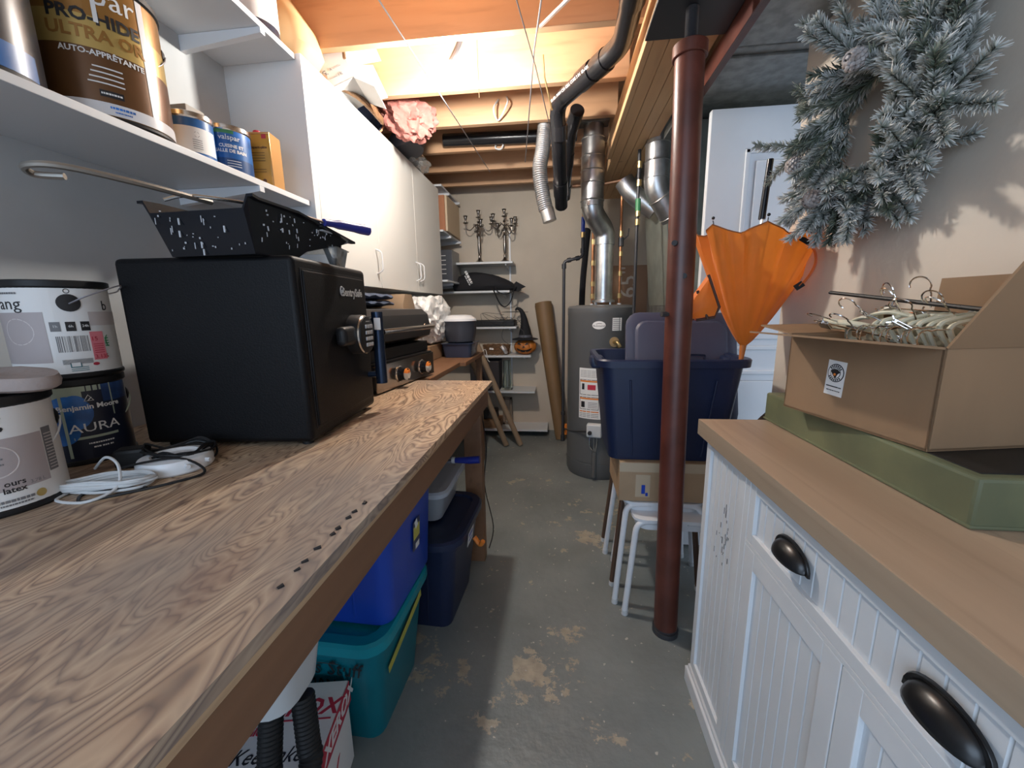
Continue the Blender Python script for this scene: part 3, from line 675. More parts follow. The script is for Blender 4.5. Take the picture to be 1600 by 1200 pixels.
# behr style white can with taupe band, barcode and pink sticker
def wrap_white(a0):
    def f(bm, R, h):
        k = h/.225
        ms = [PAPERW, TAUPE, INK, INKG, LTAUPE, PINKI, GREENI, TEALL, REDI]
        band(bm, R, 0, 2*PI, .012, h-.016, 0)
        band(bm, R, a0+.55, a0+PI+.2, .045*k, .150*k, 1, .001)
        band(bm, R, a0-1.5, a0-.52, .120*k, .150*k, 1, .001); band(bm, R, a0-1.5, a0-.60, .095*k, .120*k, 4, .001)
        return ms
    return f
def wrapA(bm, R, h):      # upper stacked can: seen face at angle 0
    ms = [PAPERW, TAUPE, INK, INKG, LTAUPE, PINKI, GREENI, TEALP, REDI]
    band(bm, R, 0, 2*PI, .012, h-.016, 0)
    band(bm, R, -2.2, -.18, .040, .152, 1, .001)
    band(bm, R, .62, 1.6, .120, .152, 4, .001)
    bmarks(bm, .05, .004, R, -.85, .193, 3); BT(bm, 'ang', .036, R, -.80, .170, 2); BT(bm, 'b', .032, R, 1.08, .165, 2)
    ringlabel(bm, R, -.72, .110, .028, .0012, 4)
    for i, s in enumerate(('1h', '6h', '24h')):
        z = .120; a = -.02+i*.27; band(bm, R, a-.09, a+.09, z-.011, z+.010, 3 if not i else 2, .0012); BT(bm, s, .008, R, a, z, 0, .0016)
    band(bm, R, -.12, .60, .045, .104, 0, .0014)
    x = -.05; rn = random.Random(5)
    while x < .50:
        w_ = rn.choice((.006, .011, .018)); band(bm, R, x, x+w_, .062, .098, 3, .0019); x += w_+rn.choice((.007, .012, .022))
    for i in range(44): band(bm, R, -.02+i*.0125, -.014+i*.0125, .034, .045, 3, .0018)
    band(bm, R, .56, .86, .040, .106, 5, .0018); BT(bm, '15', .014, R, .64, .089, 8, .0022); BT(bm, '3.135', .013, R, .74, .047, 8, .0022)
    for i in range(5): band(bm, R, .60, .82, .056+i*.005, .0575+i*.005, 8, .0022)
    for i in range(3): band(bm, R, .10, .42, .018+i*.004, .0192+i*.004, 7, .0015)
    band(bm, R, .10, .30, .026, .037, 7, .0014); band(bm, R, .12, .28, .028, .037, 0, .0019)
    discl(bm, R, .58, .031, .006, 8, .0016, .6); BT(bm, '(', .03, R, .92, .085, 6, .002)
    for i in range(4): band(bm, R, .88, .98, .07+i*.006, .0725+i*.006, 6, .0022)
    discl(bm, R, .30, .172, .0195, 2, .0018)
    ringlabel(bm, R, .30, .198, .0045, .0008, 2)
    return ms
def wrapB(bm, R, h):      # front can at the frame edge
    ms = [PAPERW, TAUPE, INK, INKG, LTAUPE, GOLDL]
    band(bm, R, 0, 2*PI, .012, h-.016, 0); band(bm, R, -2.0, .82, .046, .140, 1, .001)
    band(bm, R, .84, 1.05, .06, .145, 3, .001)
    for i in range(12): band(bm, R, .86, 1.03, .065+i*.006, .067+i*.006, 4, .0016)
    ringlabel(bm, R, .10, .100, .028, .0016, 4); BT(bm, 'ang', .038, R, .02, .172, 2); 
    for i in range(2): bmarks(bm, .022, .003, R, .08, .105-i*.01, 3, seed=i)
    BT(bm, 'ours', .0145, R, .28, .058, 2, align='CENTER', bold=.0003); BT(bm, 'latex', .0145, R, .26, .046, 2, bold=.0003); BT(bm, '3,78 L', .009, R, .60, .052, 3)
    bmarks(bm, .045, .005, R, .25, .027, 3); bmarks(bm, .04, .003, R, .25, .020, 3); discl(bm, R, .60, .027, .0075, 5, .0014)
    return ms
def wrapAura(bm, R, h):
    ms = [DNAVY, BLUEB, SAGE, PAPERW, mat('blue_watercolour', (.05, .12, .34), .4, var=.6, vscale=20)]
    band(bm, R, 0, 2*PI, .012, h-.016, 0)
    band(bm, R, -1.6, .02, .150, h-.016, 2, .0006); band(bm, R, .02, .42, .175, h-.016, 2, .0006)
    band(bm, R, .42, 1.2, .145, h-.016, 4, .0007)
    for (a, z, rr) in ((-.70, .115, .04), (-.30, .125, .042), (-.50, .085, .033), (-1.0, .09, .035), (-.15, .148, .02)): discl(bm, R, a, z, rr, 1, .0009+rr*.008)
    band(bm, R, -.42, -.36, .02, .170, 2, .0016); band(bm, R, .60, .63, .11, .195, 2, .0016)
    BT(bm, 'Benjamin Moore', .0165, R, .14, .138, 3, .0022, bold=.0004)
    n0 = set(bm.verts); tube(bm, [(-.008, 0, 0), (0, .014, 0), (.008, 0, 0)], .0012, 5, 3, loop=True); tube(bm, [(-.002, 0, 0), (.005, .008, 0)], .001, 5, 3); bm.verts.ensure_lookup_table(); bendz(nv(bm, n0), R, .13, .152, .002)
    BT(bm, 'AURA', .030, R, .17, .088, 3, .0018, sx=1.15); band(bm, R, -.28, .62, .062, .068, 2, .0012)
    bmarks(bm, .045, .0035, R, .22, .050, 3, .002); bmarks(bm, .035, .0035, R, .24, .040, 3, .002, 2)
    return ms
CA = math.radians(-38)
RC = .088
paint_can('paint_can', 'dark blue paint can lettered AURA, under the white labelled can', (-1.180, .83, .95), RC, .205, CA+.12, DNAVY, wrapAura, wire='side', wmat=SAGE)
paint_can('paint_can', 'white labelled paint can with barcode, stacked on the dark blue can', (-1.178, .832, 1.156), RC+.001, .222, CA-.06, PAPERW, wrapA, wire=None)
t = bpy.data.objects['paint_can.001']; bm = B(); q_ = lambda a, r, z: (r*math.cos(a), r*math.sin(a), z)
tube(bm, crv([q_(.30, .092, .170), q_(.50, .115, .185), q_(.85, .140, .208), q_(1.05, .135, .212), q_(1.3, .115, .205), q_(1.9, .105, .20), q_(2.6, .10, .19), q_(3.3, .094, .172)], 5), .0018, 6); obj('wire_handle', bm, WIRE, t)
t = paint_can('paint_can', 'white and taupe paint can cut by the left picture edge', (-1.050, .585, .95), RC+.003, .212, CA+.10, PAPERW, wrapB, wire='side', wmat=WDULL)
bm = B()
pts = []
for k in range(40):
    a = 2*PI*k/40; rr = .105+.012*math.sin(3*a+1)+.006*math.sin(5*a)
    pts.append((rr*math.cos(a), rr*math.sin(a)))
rings(bm, [[V((x*s, y*s, z+.006*math.sin(x*30))) for x, y in pts] for s, z in ((.9, 1.166), (.97, 1.170), (1, 1.182), (.97, 1.192), (.6, 1.200), (.1, 1.202))])
o = tag(obj('cloth_cover', bm, mat('taupe_cloth', (.42, .37, .36), .8, bump=.2, bscale=60)), 'soft taupe pad lying on the front left paint can', 'cloth pad'); o.location = (-1.055, .60, 0)
# cans on the lower shelf
def wrapV(bm, R, h):
    ms = [GOLD, GOLDL, mat('brown_gold_band', (.14, .065, .025), .32, .3), PAPERW, INK, BLUEB, mat('label_white_gloss', (.72, .72, .74), .3)]
    band(bm, R, 0, 2*PI, .014, h-.02, 0); band(bm, R, -1.6, 1.6, .150, .215, 1, .0008); band(bm, R, -1.6, 1.6, .035, .150, 2, .0008)
    band(bm, R, 0, 2*PI, .014, .040, 6, .0014); band(bm, R, .78, .90, .04, h-.02, 6, .0014)
    BT(bm, 'valspar', .062, R, .06, .262, 3); BT(bm, 'PRO-HIDE', .036, R, .12, .212, 4, .0016, bold=.0012); BT(bm, 'ULTRA OR', .036, R, .12, .178, 0, .0016, bold=.001)
    BT(bm, 'AUTO-APPRÊTANTE', .0165, R, .16, .140, 3, .0016, bold=.0004)
    for i in range(4): band(bm, R, -.02-.03*i, .38, .112-i*.011, .115-i*.011, 3, .0016)
    band(bm, R, .02, .34, .052, .066, 4, .0016); bmarks(bm, .036, .004, R, .18, .059, 3, .0022); bmarks(bm, .045, .005, R, .3, .031, 5, .002); bmarks(bm, .03, .003, R, .3, .022, 5, .002)
    n0 = set(bm.verts); bx(bm, (-.004, .004), (-.045, .04), (-.0002, .0002), 0, 3); bm.verts.ensure_lookup_table(); bendz(nv(bm, n0), R, .14, .25, .0022)
    return ms
paint_can('paint_can', 'large gold paint can lettered PRO-HIDE on the lower white shelf', (-1.150, 1.010, 1.749), .128, .315, math.radians(-46), GOLD, wrapV, wire='side')
def wrapN(bm, R, h):
    ms = [mat('black_gloss_label', (.02, .02, .025), .3), BLUEL, PAPERW, BLUEB]
    band(bm, R, 0, 2*PI, .014, h-.02, 0); band(bm, R, -1.2, 1.2, .012, .06, 1, .001); band(bm, R, -.8, .8, .19, .2, 3, .001)
    bmarks(bm, .06, .009, R, .25, .15, 2); bmarks(bm, .05, .005, R, .25, .12, 2)
    return ms
paint_can('paint_can', 'dark paint can with blue bands at the top left picture corner', (-1.160, .735, 1.749), .125, .30, math.radians(-40), BLACKP, wrapN, wire=None)
def wrapQ(bm, R, h):
    ms = [BLUEL, PAPERW, INKG]
    band(bm, R, 0, 2*PI, .012, h-.014, 0); band(bm, R, -1.3, 1.3, .03, .100, 1, .001); ringlabel(bm, R, .3, .08, .007, .0008, 2)
    for i in range(5): band(bm, R, .1, .5, .04+i*.006, .0415+i*.006, 2, .0015)
    return ms
paint_can('paint_can', 'small blue and white can squeezed beside the gold paint can', (-1.135, 1.235, 1.749), .060, .142, math.radians(-50), BLUEL, wrapQ, wire=None, rim=STEEL)
def wrapC(bm, R, h):
    ms = [BLUEL, PAPERW, BLUEB, GREENI, mat('dark_blue_band', (.015, .06, .18), .35)]
    band(bm, R, 0, 2*PI, .012, h-.014, 0); band(bm, R, -1.5, 1.5, .105, .142, 2, .0008); band(bm, R, -1.5, .3, .130, .144, 3, .0012); band(bm, R, -1.5, 1.5, .012, .055, 4, .0008)
    BT(bm, 'valspar', .022, R, .10, .118, 1, bold=.0002); BT(bm, 'CUISINE ET', .0140, R, .16, .092, 1, bold=.0005); BT(bm, 'SALLE DE BAIN', .0140, R, .13, .077, 1, bold=.0005)
    for i in range(3): band(bm, R, -.1, .5, .046-i*.008, .048-i*.008, 1, .0014)
    return ms
paint_can('paint_can', 'blue paint can lettered CUISINE ET SALLE DE BAIN', (-1.125, 1.372, 1.749), .066, .158, math.radians(-52), BLUEL, wrapC, wire=None, rim=STEEL)
t = thing('solvent_tin', 'yellow ochre rectangular solvent tin with a red cap', 'tin', (-1.09, 1.497, 1.749), math.radians(8))
bm = B(); bx(bm, (-.045, .045), (-.035, .035), (0, .185), .006); obj('body', bm, YELC, t)
bm = B(); bx(bm, (.0452, .0465), (-.037, .037), (.0, .187), .001); bx(bm, (-.047, .047), (-.037, .037), (.181, .189), .003); bx(bm, (-.047, .047), (-.037, .037), (0, .006), .002); obj('seam', bm, mat('bare_tin_orange', (.62, .33, .12), .3, .4), t)
bm = B(); lathe(bm, [(.013, .188), (.013, .203), (.011, .205)], 20, Matrix.Translation((-.015, 0, 0))); obj('cap', bm, REDI, t)
bm = B(); M = frame((-.002, -.0355, .095), (1, 0, 0), (0, 0, 1))
txt(bm, 'décapant-pâte', .0125, M @ Matrix.Translation((0, .043, .0006)), 0, bold=.0003)
for i in range(6): quad(bm, M, .05, .0016, 0, .0004, 0, .025-i*.009 if i < 4 else .005-i*.009)
bx(bm, (.02, .036), (.072, .086), (.0003, .0008), 0, 1, M); lathe(bm, [(.009, .0), (.009, .0008)], 16, M @ Matrix.Translation((-.028, -.07, 0))); lathe(bm, [(.007, .0), (.007, .0008)], 16, M @ Matrix.Translation((.015, -.07, 0)))
obj('lettering', bm, [mat('brown_print', (.16, .06, .02), .5), REDI], t)
bm = B(); bx(bm, (-.075, .075), (-.035, .035), (0, .20), .003)
o = tag(obj('storage_box', bm, mat('grey_carton', (.36, .34, .31), .7)), 'grey carton standing behind the gold can on the shelf', 'box'); o.location = (-1.24, 1.30, 1.749)
# can on the upper shelf
def wrapT(bm, R, h):
    ms = [PAPERW, DNAVY]; band(bm, R, 0, 2*PI, .035, h-.014, 0); band(bm, R, 0, 2*PI, .0, .035, 1); return ms
paint_can('paint_can', 'white can with black base on the upper shelf edge', (-1.115, 1.56, 2.283), .085, .19, 0, PAPERW, wrapT, wire=None)
# ---------------------------------------------------------------- safe
yaw = math.radians(4.5)
t = thing('safe', 'large black fire safe with keypad sitting on the workbench', 'safe', (-.875, 1.125, .95), -PI/2+yaw-PI/2)
# local axes: front face towards +y' ; built in world aligned local then rotated
t.rotation_euler = (0, 0, yaw)
bm = B(); bx(bm, (-.225, .225), (-.218, .218), (.012, .485), .014, seg=3); obj('body', bm, BLACKM, t)
bm = B()
for x in (-.18, .19):
    for y in (-.18, .18): lathe(bm, [(.014, 0), (.014, .013)], 12, Matrix.Translation((x, y, 0)))
obj('foot', bm, BLACKP, t)
bm = B(); bx(bm, (.222, .231), (-.185, .185), (.048, .452), .004); bx(bm, (.2235, .2265), (-.19, .19), (.043, .457), .0005, 1); dr = obj('door', bm, [BLACKM, GREYD], t)
M = frame((.2315, .0, .0), (0, 1, 0), (0, 0, 1))
bm = B(); txt(bm, 'SentrySafe', .034, M @ Matrix.Translation((.092, .405, 0)), 0, bold=.0008)
tube(bm, [M @ V((.015+.010*math.cos(a), .408+.013*math.sin(a), .001)) for a in [k*PI/8 for k in range(13)]], .0022, 5); tube(bm, [M @ V((.015, .402, .001)), M @ V((.015, .412, .001))], .003, 5)
obj('logo', bm, mat('pale_grey_print', (.42, .42, .42), .4), dr)
bm = B(); lathe(bm, [(.062, 0), (.062, .030), (.056, .046), (.050, .048)], 36, M @ Matrix.Translation((.070, .275, 0)))
bx(bm, (-.060, .03), (.248, .304), (0, .034), .014, 0, M, 3)
lk = obj('lock_dial', bm, BLACKP, dr)
bm = B(); lathe(bm, [(.060, .034), (.0605, .038), (.058, .042)], 36, M @ Matrix.Translation((.070, .275, 0)), cap0=False, cap1=False); obj('dial_ring', bm, STEEL, dr)
bm = B()
for r_ in range(4):
    for c_ in range(3): bx(bm, (.048+c_*.019, .063+c_*.019), (.294-r_*.019, .306-r_*.019), (.047, .052), .002, 0, M)
marks(bm, M, .03, .003, 0, .072, .316, .0482)
obj('keypad', bm, mat('keypad_silver', (.42, .42, .43), .35, .3), dr)
bm = B(); tube(bm, [M @ V((.165, .10, .045)), M @ V((.165, .345, .045))], .019, 20)
for z in (.13, .315): tube(bm, [M @ V((.165, z, .0)), M @ V((.165, z, .045))], .010, 10)
obj('bar_handle', bm, mat('blue_black_steel', (.02, .035, .07), .25, .6), dr)
bm = B(); bx(bm, (.143, .148), (.285, .325), (.040, .062), .002, 0, M); obj('handle_sticker', bm, PAPERW, dr)
# ---------------------------------------------------------------- paint tray with roller on the safe
t = thing('paint_tray', 'black plastic paint tray splattered with paint lying on the safe', 'paint tray', (-.80, 1.085, 1.436), math.radians(88))
# local x runs from the deep well to the shallow end
bm = B()
prof = [(-.225, .09, .118), (-.195, .0, .108), (-.06, .0, .108), (-.01, .028, .110), (.16, .070, .118), (.185, .078, .12)]
def trayring(e):   # outer / inner skins
    return [[V((x, -w_-e, max(z, 0)+e*.0)), V((x, w_+e, max(z, 0))), V((x, w_+e+.012, .105-(max(0, x)*.07)+e)), V((x, -w_-e-.012, .105-(max(0, x)*.07)+e))] for x, z, w_ in prof]
out = [[V((x, -w_, z)), V((x, -w_-.014, zt)), V((x, -w_-.030, zt)), V((x, -w_-.030, zt-.006)), V((x, -w_-.0165, zt-.006)), V((x, -w_-.003, z-.003)), V((x, w_+.003, z-.003)), V((x, w_+.0165, zt-.006)), V((x, w_+.030, zt-.006)), V((x, w_+.030, zt)), V((x, w_+.014, zt)), V((x, w_, z))]
       for x, z, w_ in prof for zt in [.118-max(0, x+.06)*.16]]
rings(bm, out); tr = obj('tray', bm, BLACKG, t)
bm = B()
for s in (1, -1):
    tube(bm, path([(.10, s*.10, .052), (.135, s*.10, .004), (.155, s*.10, .004), (.175, s*.10, .075)], .01), .008, 6)
obj('leg', bm, BLACKG, t)
bm = B()
rnd = random.Random(11)
for k in range(70):
    x = rnd.uniform(-.18, .13); s = rnd.choice((-1, -1, 1)); f = rnd.random(); z = .03+f*.07 if x < 0 else .06+f*.03
    w_ = .1125+.011*f
    q = V((x, s*(w_+.0045), z)); L = rnd.choice((.002, .004, .010)); tube(bm, [q, q+V((rnd.uniform(-.002, .002), 0, -L))], rnd.uniform(.0007, .002), 5)
for k in range(34):
    f = rnd.random(); y = rnd.uniform(-.10, .11); x = -.1965-.028*f-.0045; z = .008+.085*f; L = rnd.choice((.002, .004, .014)); tube(bm, [(x, y, z), (x+.0003*L, y, z-L)], rnd.uniform(.0007, .002), 5)
for k in range(60):
    x = rnd.uniform(.0, .15); y = rnd.uniform(-.10, .10); z = .031+x*.26+.004; tube(bm, [(x, y, z), (x+.004, y+.002, z+.001)], rnd.uniform(.001, .004), 5)
bx(bm, (.04, .16), (-.135, -.118), (.088, .092), .002)
obj('paint_splatter', bm, mat('dried_white_paint', (.55, .58, .62), .5), t)
t = thing('paint_roller', 'paint roller with blue handle lying across the black tray', 'paint roller', (-.78, .97, 1.55))
bm = B(); tube(bm, crv([(-.655, 1.115, 1.545), (-.635, 1.18, 1.548), (-.60, 1.27, 1.548)], 5), [.010]*4+[.013]*4+[.015]*3, 12); obj('handle', bm, mat('dark_blue_plastic', (.02, .03, .25), .35), t, True)
bm = B(); tube(bm, crv([(-.655, 1.115, 1.545), (-.70, .98, 1.553), (-.80, .86, 1.556), (-.84, .82, 1.54)], 5), .004, 8); obj('frame', bm, STEEL, t, True)
t = thing('metal_hook_rod', 'bent metal rod poking out past the tray toward the wall', 'metal rod', (-.8, .75, 1.54))
bm = B(); tube(bm, crv([(-.80, .90, 1.552), (-.82, .76, 1.553), (-.86, .66, 1.556), (-.90, .635, 1.552), (-.915, .655, 1.545), (-.88, .675, 1.545)], 6), .006, 8); obj('rod', bm, mat('old_steel', (.30, .28, .25), .4, .7), t, True)
bm = B(); rings(bm, [rrect(.16, .10, .01, 0), rrect(.18, .12, .012, .05)], cap1=False); rings(bm, [rrect(.186, .126, .012, .05), rrect(.19, .13, .012, .053)])
o = tag(obj('plastic_tray', bm, CLEARP), 'clear plastic tray peeking out beyond the black paint tray', 'plastic tray'); o.location = (-.76, 1.215, 1.436); o.rotation_euler = (0, 0, .2)
# ---------------------------------------------------------------- griddle
t = thing('griddle', 'black tabletop griddle with stainless control panel and closed lid', 'griddle', (-.93, 1.845, .95), math.radians(6.5))
t.rotation_euler = (0, 0, -math.radians(6.2))
hw = .285
bm = B(); bx(bm, (-.20, .215), (-hw, hw), (.02, .13), .005); bx(bm, (-.21, .19), (-hw-.008, hw+.008), (.13, .185), .006); obj('body', bm, BLACKP, t)
bm = B(); bx(bm, (.216, .222), (-hw, hw), (.008, .120), .001); bx(bm, (.19, .222), (-hw, hw), (.118, .123), .001); obj('control_panel', bm, mat('mirror_stainless', (.42, .38, .34), .16, .95, var=.3, vscale=6), t)
bm = B()
for y in (-.24, .24):
    for x in (-.16, .17): lathe(bm, [(.015, 0), (.018, .02)], 12, Matrix.Translation((x, y, 0)))
obj('foot', bm, BLACKP, t)
for y in (-.095, .135):
    M = frame((.2225, y, .062), (0, 1, 0), (0, 0, 1))
    bm = B(); lathe(bm, [(.034, 0), (.034, .006), (.028, .012), (.027, .030), (.022, .034)], 28, M); bx(bm, (-.007, .007), (-.026, .026), (.02, .045), .004, 0, M); k_ = obj('knob', bm, BLACKG, t)
    bm = B(); lathe(bm, [(.037, -.001), (.0375, .002), (.034, .005)], 28, M, cap0=False, cap1=False); obj('knob_bezel', bm, CHROME, k_)
    bm = B(); rings(bm, [[M @ V((.027*math.cos(a)*s, .027*math.sin(a)*s, z)) for a in [k*PI/10 for k in range(20)]] for s, z in ((1, .034), (1.02, .040), (.6, .047), (.2, .046))])
    for f in bm.faces: f.material_index = 1 if M.inverted() @ f.calc_center_median() @ V((0, 1, 0)) > .006 else 0
    obj('torn_sticker', bm, [mat('crinkled_tape', (.62, .60, .55), .3, bump=.6, bscale=60), ORANGEI], k_)
bm = B()
pr_ = [(-.205, .188), (.13, .188), (.205, .215), (.215, .25), (.20, .325), (.17, .352), (-.19, .365), (-.205, .35)]
rings(bm, [[V((x, y, z)) for x, z in pr_] for y in (-hw-.005, -hw+.003, hw-.003, hw+.005)]); 
obj('lid', bm, mat('satin_black_lid', (.025, .026, .028), .33), t)
bm = B(); tube(bm, [(.245, -.25, .262), (.245, .25, .262)], .0125, 16)
for y in (-.23, .23): tube(bm, [(.20, y, .262), (.245, y, .262)], .011, 12); lathe(bm, [(.018, 0), (.016, .006)], 16, frame((.208, y, .262), (0, 1, 0), (0, 0, 1)))
obj('lid_handle', bm, CHROME, t)
# ---------------------------------------------------------------- wires and smoke detector on the bench
def wavy(c, rx, ry, n, z, turns, rnd, ax=0, jit=.004):
    P = []
    for i in range(n*turns+1):
        a = 2*PI*i/n; k = 1+rnd.uniform(-.12, .12)
        x = rx*math.cos(a)*k; y = ry*math.sin(a)*k+ry*.3*math.sin(2*a)
        P.append((c[0]+x*math.cos(ax)-y*math.sin(ax), c[1]+x*math.sin(ax)+y*math.cos(ax), z+rnd.uniform(0, jit)+.0018*i/n))
    return P
rnd = random.Random(21)
bm = B(); tube(bm, crv(wavy((-.915, .655), .085, .026, 8, .954, 9, rnd, .35, .008), 5), .0029, 7)
tube(bm, crv([(-.99, .70, .975), (-.93, .68, 1.01), (-.885, .665, 1.0), (-.865, .64, .965), (-.885, .60, .953), (-.95, .60, .953), (-.965, .63, .954)], 6), .0028, 7)
o = tag(obj('cord', bm, WDULL), 'coiled white electric cord lying on the bench before the cans', 'cord')
bm = B(); tube(bm, crv(wavy((-.90, .80), .075, .05, 9, .956, 8, rnd, .2, .03), 5), .0026, 6)
tube(bm, crv([(-.96, .70, .96), (-.90, .70, .985), (-.83, .745, .985), (-.775, .745, .956), (-.80, .69, .953), (-.87, .62, .953), (-.90, .60, .953), (-.93, .635, .953), (-.87, .66, .954), (-.83, .665, .954)], 7), .0028, 6)
o = tag(obj('cord', bm, BLACKP), 'tangled black cord draped over the white disc on the bench', 'cord')
t = thing('adapter', 'black power adapter lying among tangled cords', 'adapter', (-.985, .775, .951), .5); bm = B(); bx(bm, (-.03, .03), (-.022, .022), (0, .045), .008); obj('block', bm, BLACKP, t)
bm = B(); tube(bm, [(.03, 0, .02), (.05, .01, .02)], .004, 8); obj('cable_stub', bm, BLACKP, t)
t = thing('smoke_detector', 'white round smoke detector base lying flat beside the safe', 'smoke detector', (-.875, .775, .951))
bm = B(); lathe(bm, [(.068, 0), (.071, .004), (.071, .020), (.066, .030), (.045, .034), (.040, .028)], 40); obj('housing', bm, WPLAS, t)
bm = B()
for a in (.1, -.5, 2.0): tube(bm, [(.069*math.cos(a), .069*math.sin(a), .018), (.080*math.cos(a), .080*math.sin(a), .018)], .005, 6)
obj('tab', bm, WPLAS, t)
bm = B(); bx(bm, (-1.0, -.93), (.63, .70), (.951, .957), .002); tag(obj('plastic_plate', bm, WPLAS), 'small white plastic plate under the white cord', 'plate')
# ---------------------------------------------------------------- white cabinet with oak counter
t = thing('sideboard', 'white beadboard cabinet with oak counter and black cup pulls on the right', 'cabinet', (.66, .6, 0))
FX = .462
bm = B(); bx(bm, (.440, .868), (-.45, 1.258), (.902, .950), .002); obj('countertop', bm, [OAKTOP], t, True)
bm = B(); bx(bm, (.4385, .4405), (-.45, 1.2595), (.9022, .9495), .0005); bx(bm, (.4405, .865), (1.2575, 1.2595), (.9022, .9495), .0005); obj('counter_edge_band', bm, OAKEDGE, t, True)
bm = B(); bx(bm, (FX+.014, .866), (-.44, 1.238), (.05, .902), .002); obj('carcass', bm, WPAINT, t, True)
bm = B(); bx(bm, (FX-.012, .866), (-.44, 1.250), (.0, .055), .003); bx(bm, (FX-.004, .866), (-.44, 1.246), (.052, .068), .004); obj('plinth', bm, WPAINT, t, True)
def beads(y0, y1, z0, z1, x, step=.036):
    """recessed beadboard panel with v grooves, running vertically"""
    bm = B(); P = []; n = max(1, round((y1-y0)/step)); s = (y1-y0)/n
    prof = []
    for k in range(n):
        a = y0+k*s
        if k: prof += [(x+.003, a), (x, a+.0025)]
        else: prof += [(x, a)]
        prof += [(x, a+s-.0025)]
    prof += [(x, y1)]
    rings(bm, [[V((px, py, z0)) for px, py in prof]+[V((x+.008, y1, z0)), V((x+.008, y0, z0))], [V((px, py, z1)) for px, py in prof]+[V((x+.008, y1, z1)), V((x+.008, y0, z1))]])
    return bm
def framed(name, y0, y1, z0, z1, st, parent, x0=FX):
    bm = B(); r = .0015
    bx(bm, (x0, x0+.016), (y0, y0+st), (z0, z1), r); bx(bm, (x0, x0+.016), (y1-st, y1), (z0, z1), r)
    bx(bm, (x0, x0+.016), (y0+st, y1-st), (z0, z0+st), r); bx(bm, (x0, x0+.016), (y0+st, y1-st), (z1-st, z1), r)
    o = obj(name, bm, WPAINT, parent, True)
    b2 = beads(y0+st-.001, y1-st+.001, z0+st-.001, z1-st+.001, x0+.009)
    p = obj('beadboard_panel', b2, WPAINT, o, True); return o
def cup(parent, y, z):
    bm = B(); L = .050; rs = []
    M = frame((FX-.0, y, z), (0, -1, 0), (0, 0, 1))
    n = 12
    for i in range(n+1):     # half cup shell: open underneath
        a = PI*i/n; row = []
        for j in range(9):
            b_ = PI/2*j/8
            row.append(M @ V((-L*math.cos(a), .030*math.sin(a)*math.cos(b_)-.004, -.001-.0+(.026*math.sin(a)*math.sin(b_)))))
        rs.append(row)
    rs = [[M @ V((-L*math.cos(PI*i/n)*(1), 0, 0)) for i in range(n+1)]]
    rs = []
    for j in range(9):
        b_ = PI/2*j/8
        rs.append([M @ V((-L*math.cos(PI*i/n), .036*math.sin(PI*i/n)**.8*math.cos(b_)-.014, .028*math.sin(PI*i/n)**.8*math.sin(b_))) for i in range(n+1)])
    rings(bm, rs, close=False, cap0=False, cap1=False)
    rs2 = [[q+(M.to_3x3() @ V((0, 0, -.0)))*1 for q in r] for r in rs]
    rings(bm, [[M @ V((-(L+.009)*math.cos(PI*i/16), .042*math.sin(PI*i/16)**.8-.014, .0)) for i in range(17)], [M @ V((-(L+.007)*math.cos(PI*i/16), .040*math.sin(PI*i/16)**.8-.014, .004)) for i in range(17)], [M @ V((-(L-.002)*math.cos(PI*i/16), .034*math.sin(PI*i/16)**.8-.014, .004)) for i in range(17)]], close=False, cap0=False, cap1=False)
    o = obj('cup_pull', bm, mat('black_cup_pull', (.012, .012, .013), .30), parent, True)
    md = o.modifiers.new('s', 'SOLIDIFY'); md.thickness = .0025
    return o
SP = FX
framed('side_panel_front', .975, 1.236, .075, .898, .030, t)
bm = B(); bx(bm, (FX, FX+.014), (.950, .974), (.068, .9), .001); obj('stile', bm, WPAINT, t, True)
bm = B(); bx(bm, (FX, FX+.014), (-.42, .950), (.888, .902), .001); bx(bm, (FX, FX+.014), (-.42, .950), (.722, .732), .001); obj('rail', bm, WPAINT, t, True)
dr = framed('drawer', .26, .948, .733, .887, .026, t); cup(dr, .765, .815); cup(dr, .445, .815)
dr = framed('drawer', -.44, .236, .733, .887, .026, t)
bm = B(); bx(bm, (FX, FX+.014), (.238, .258), (.068, .9), .001); obj('stile', bm, WPAINT, t, True)
framed('cabinet_door', .607, .948, .072, .721, .045, t); framed('cabinet_door', .262, .604, .072, .721, .045, t)
framed('cabinet_door', -.09, .236, .072, .721, .045, t)
bm = B(); rnd = random.Random(2)
for k in range(26):
    y = 1.09+rnd.gauss(0, .022); z = .66-.0+rnd.uniform(-.10, .09); bx(bm, (FX+.0075, FX+.0088), (y, y+rnd.uniform(.001, .003)), (z, z+rnd.uniform(.002, .02)))
obj('scuff_mark', bm, INKG, t, True)
# low green box
t = thing('green_chest', 'low weathered green box lying along the oak counter', 'box', (.75, .95, .951))
bm = B(); bx(bm, (.636, .866), (.640, 1.272), (.951, 1.034), .006); o = obj('box_body', bm, GREENB, t, True)
bm = B(); bx(bm, (.655, .85), (.66, .85), (1.030, 1.0355), .001); obj('black_inset', bm, BLACKP, t, True)
bm = B(); bx(bm, (.634, .868), (.638, 1.274), (.951, .957), .002); obj('bottom_lip', bm, GREENB, t, True)
# cardboard carton of hangers
yaw = math.radians(10.7)
t = thing('hanger_carton', 'open brown cardboard carton full of hangers on the green box', 'box', (.589, 1.088, 1.036), yaw)
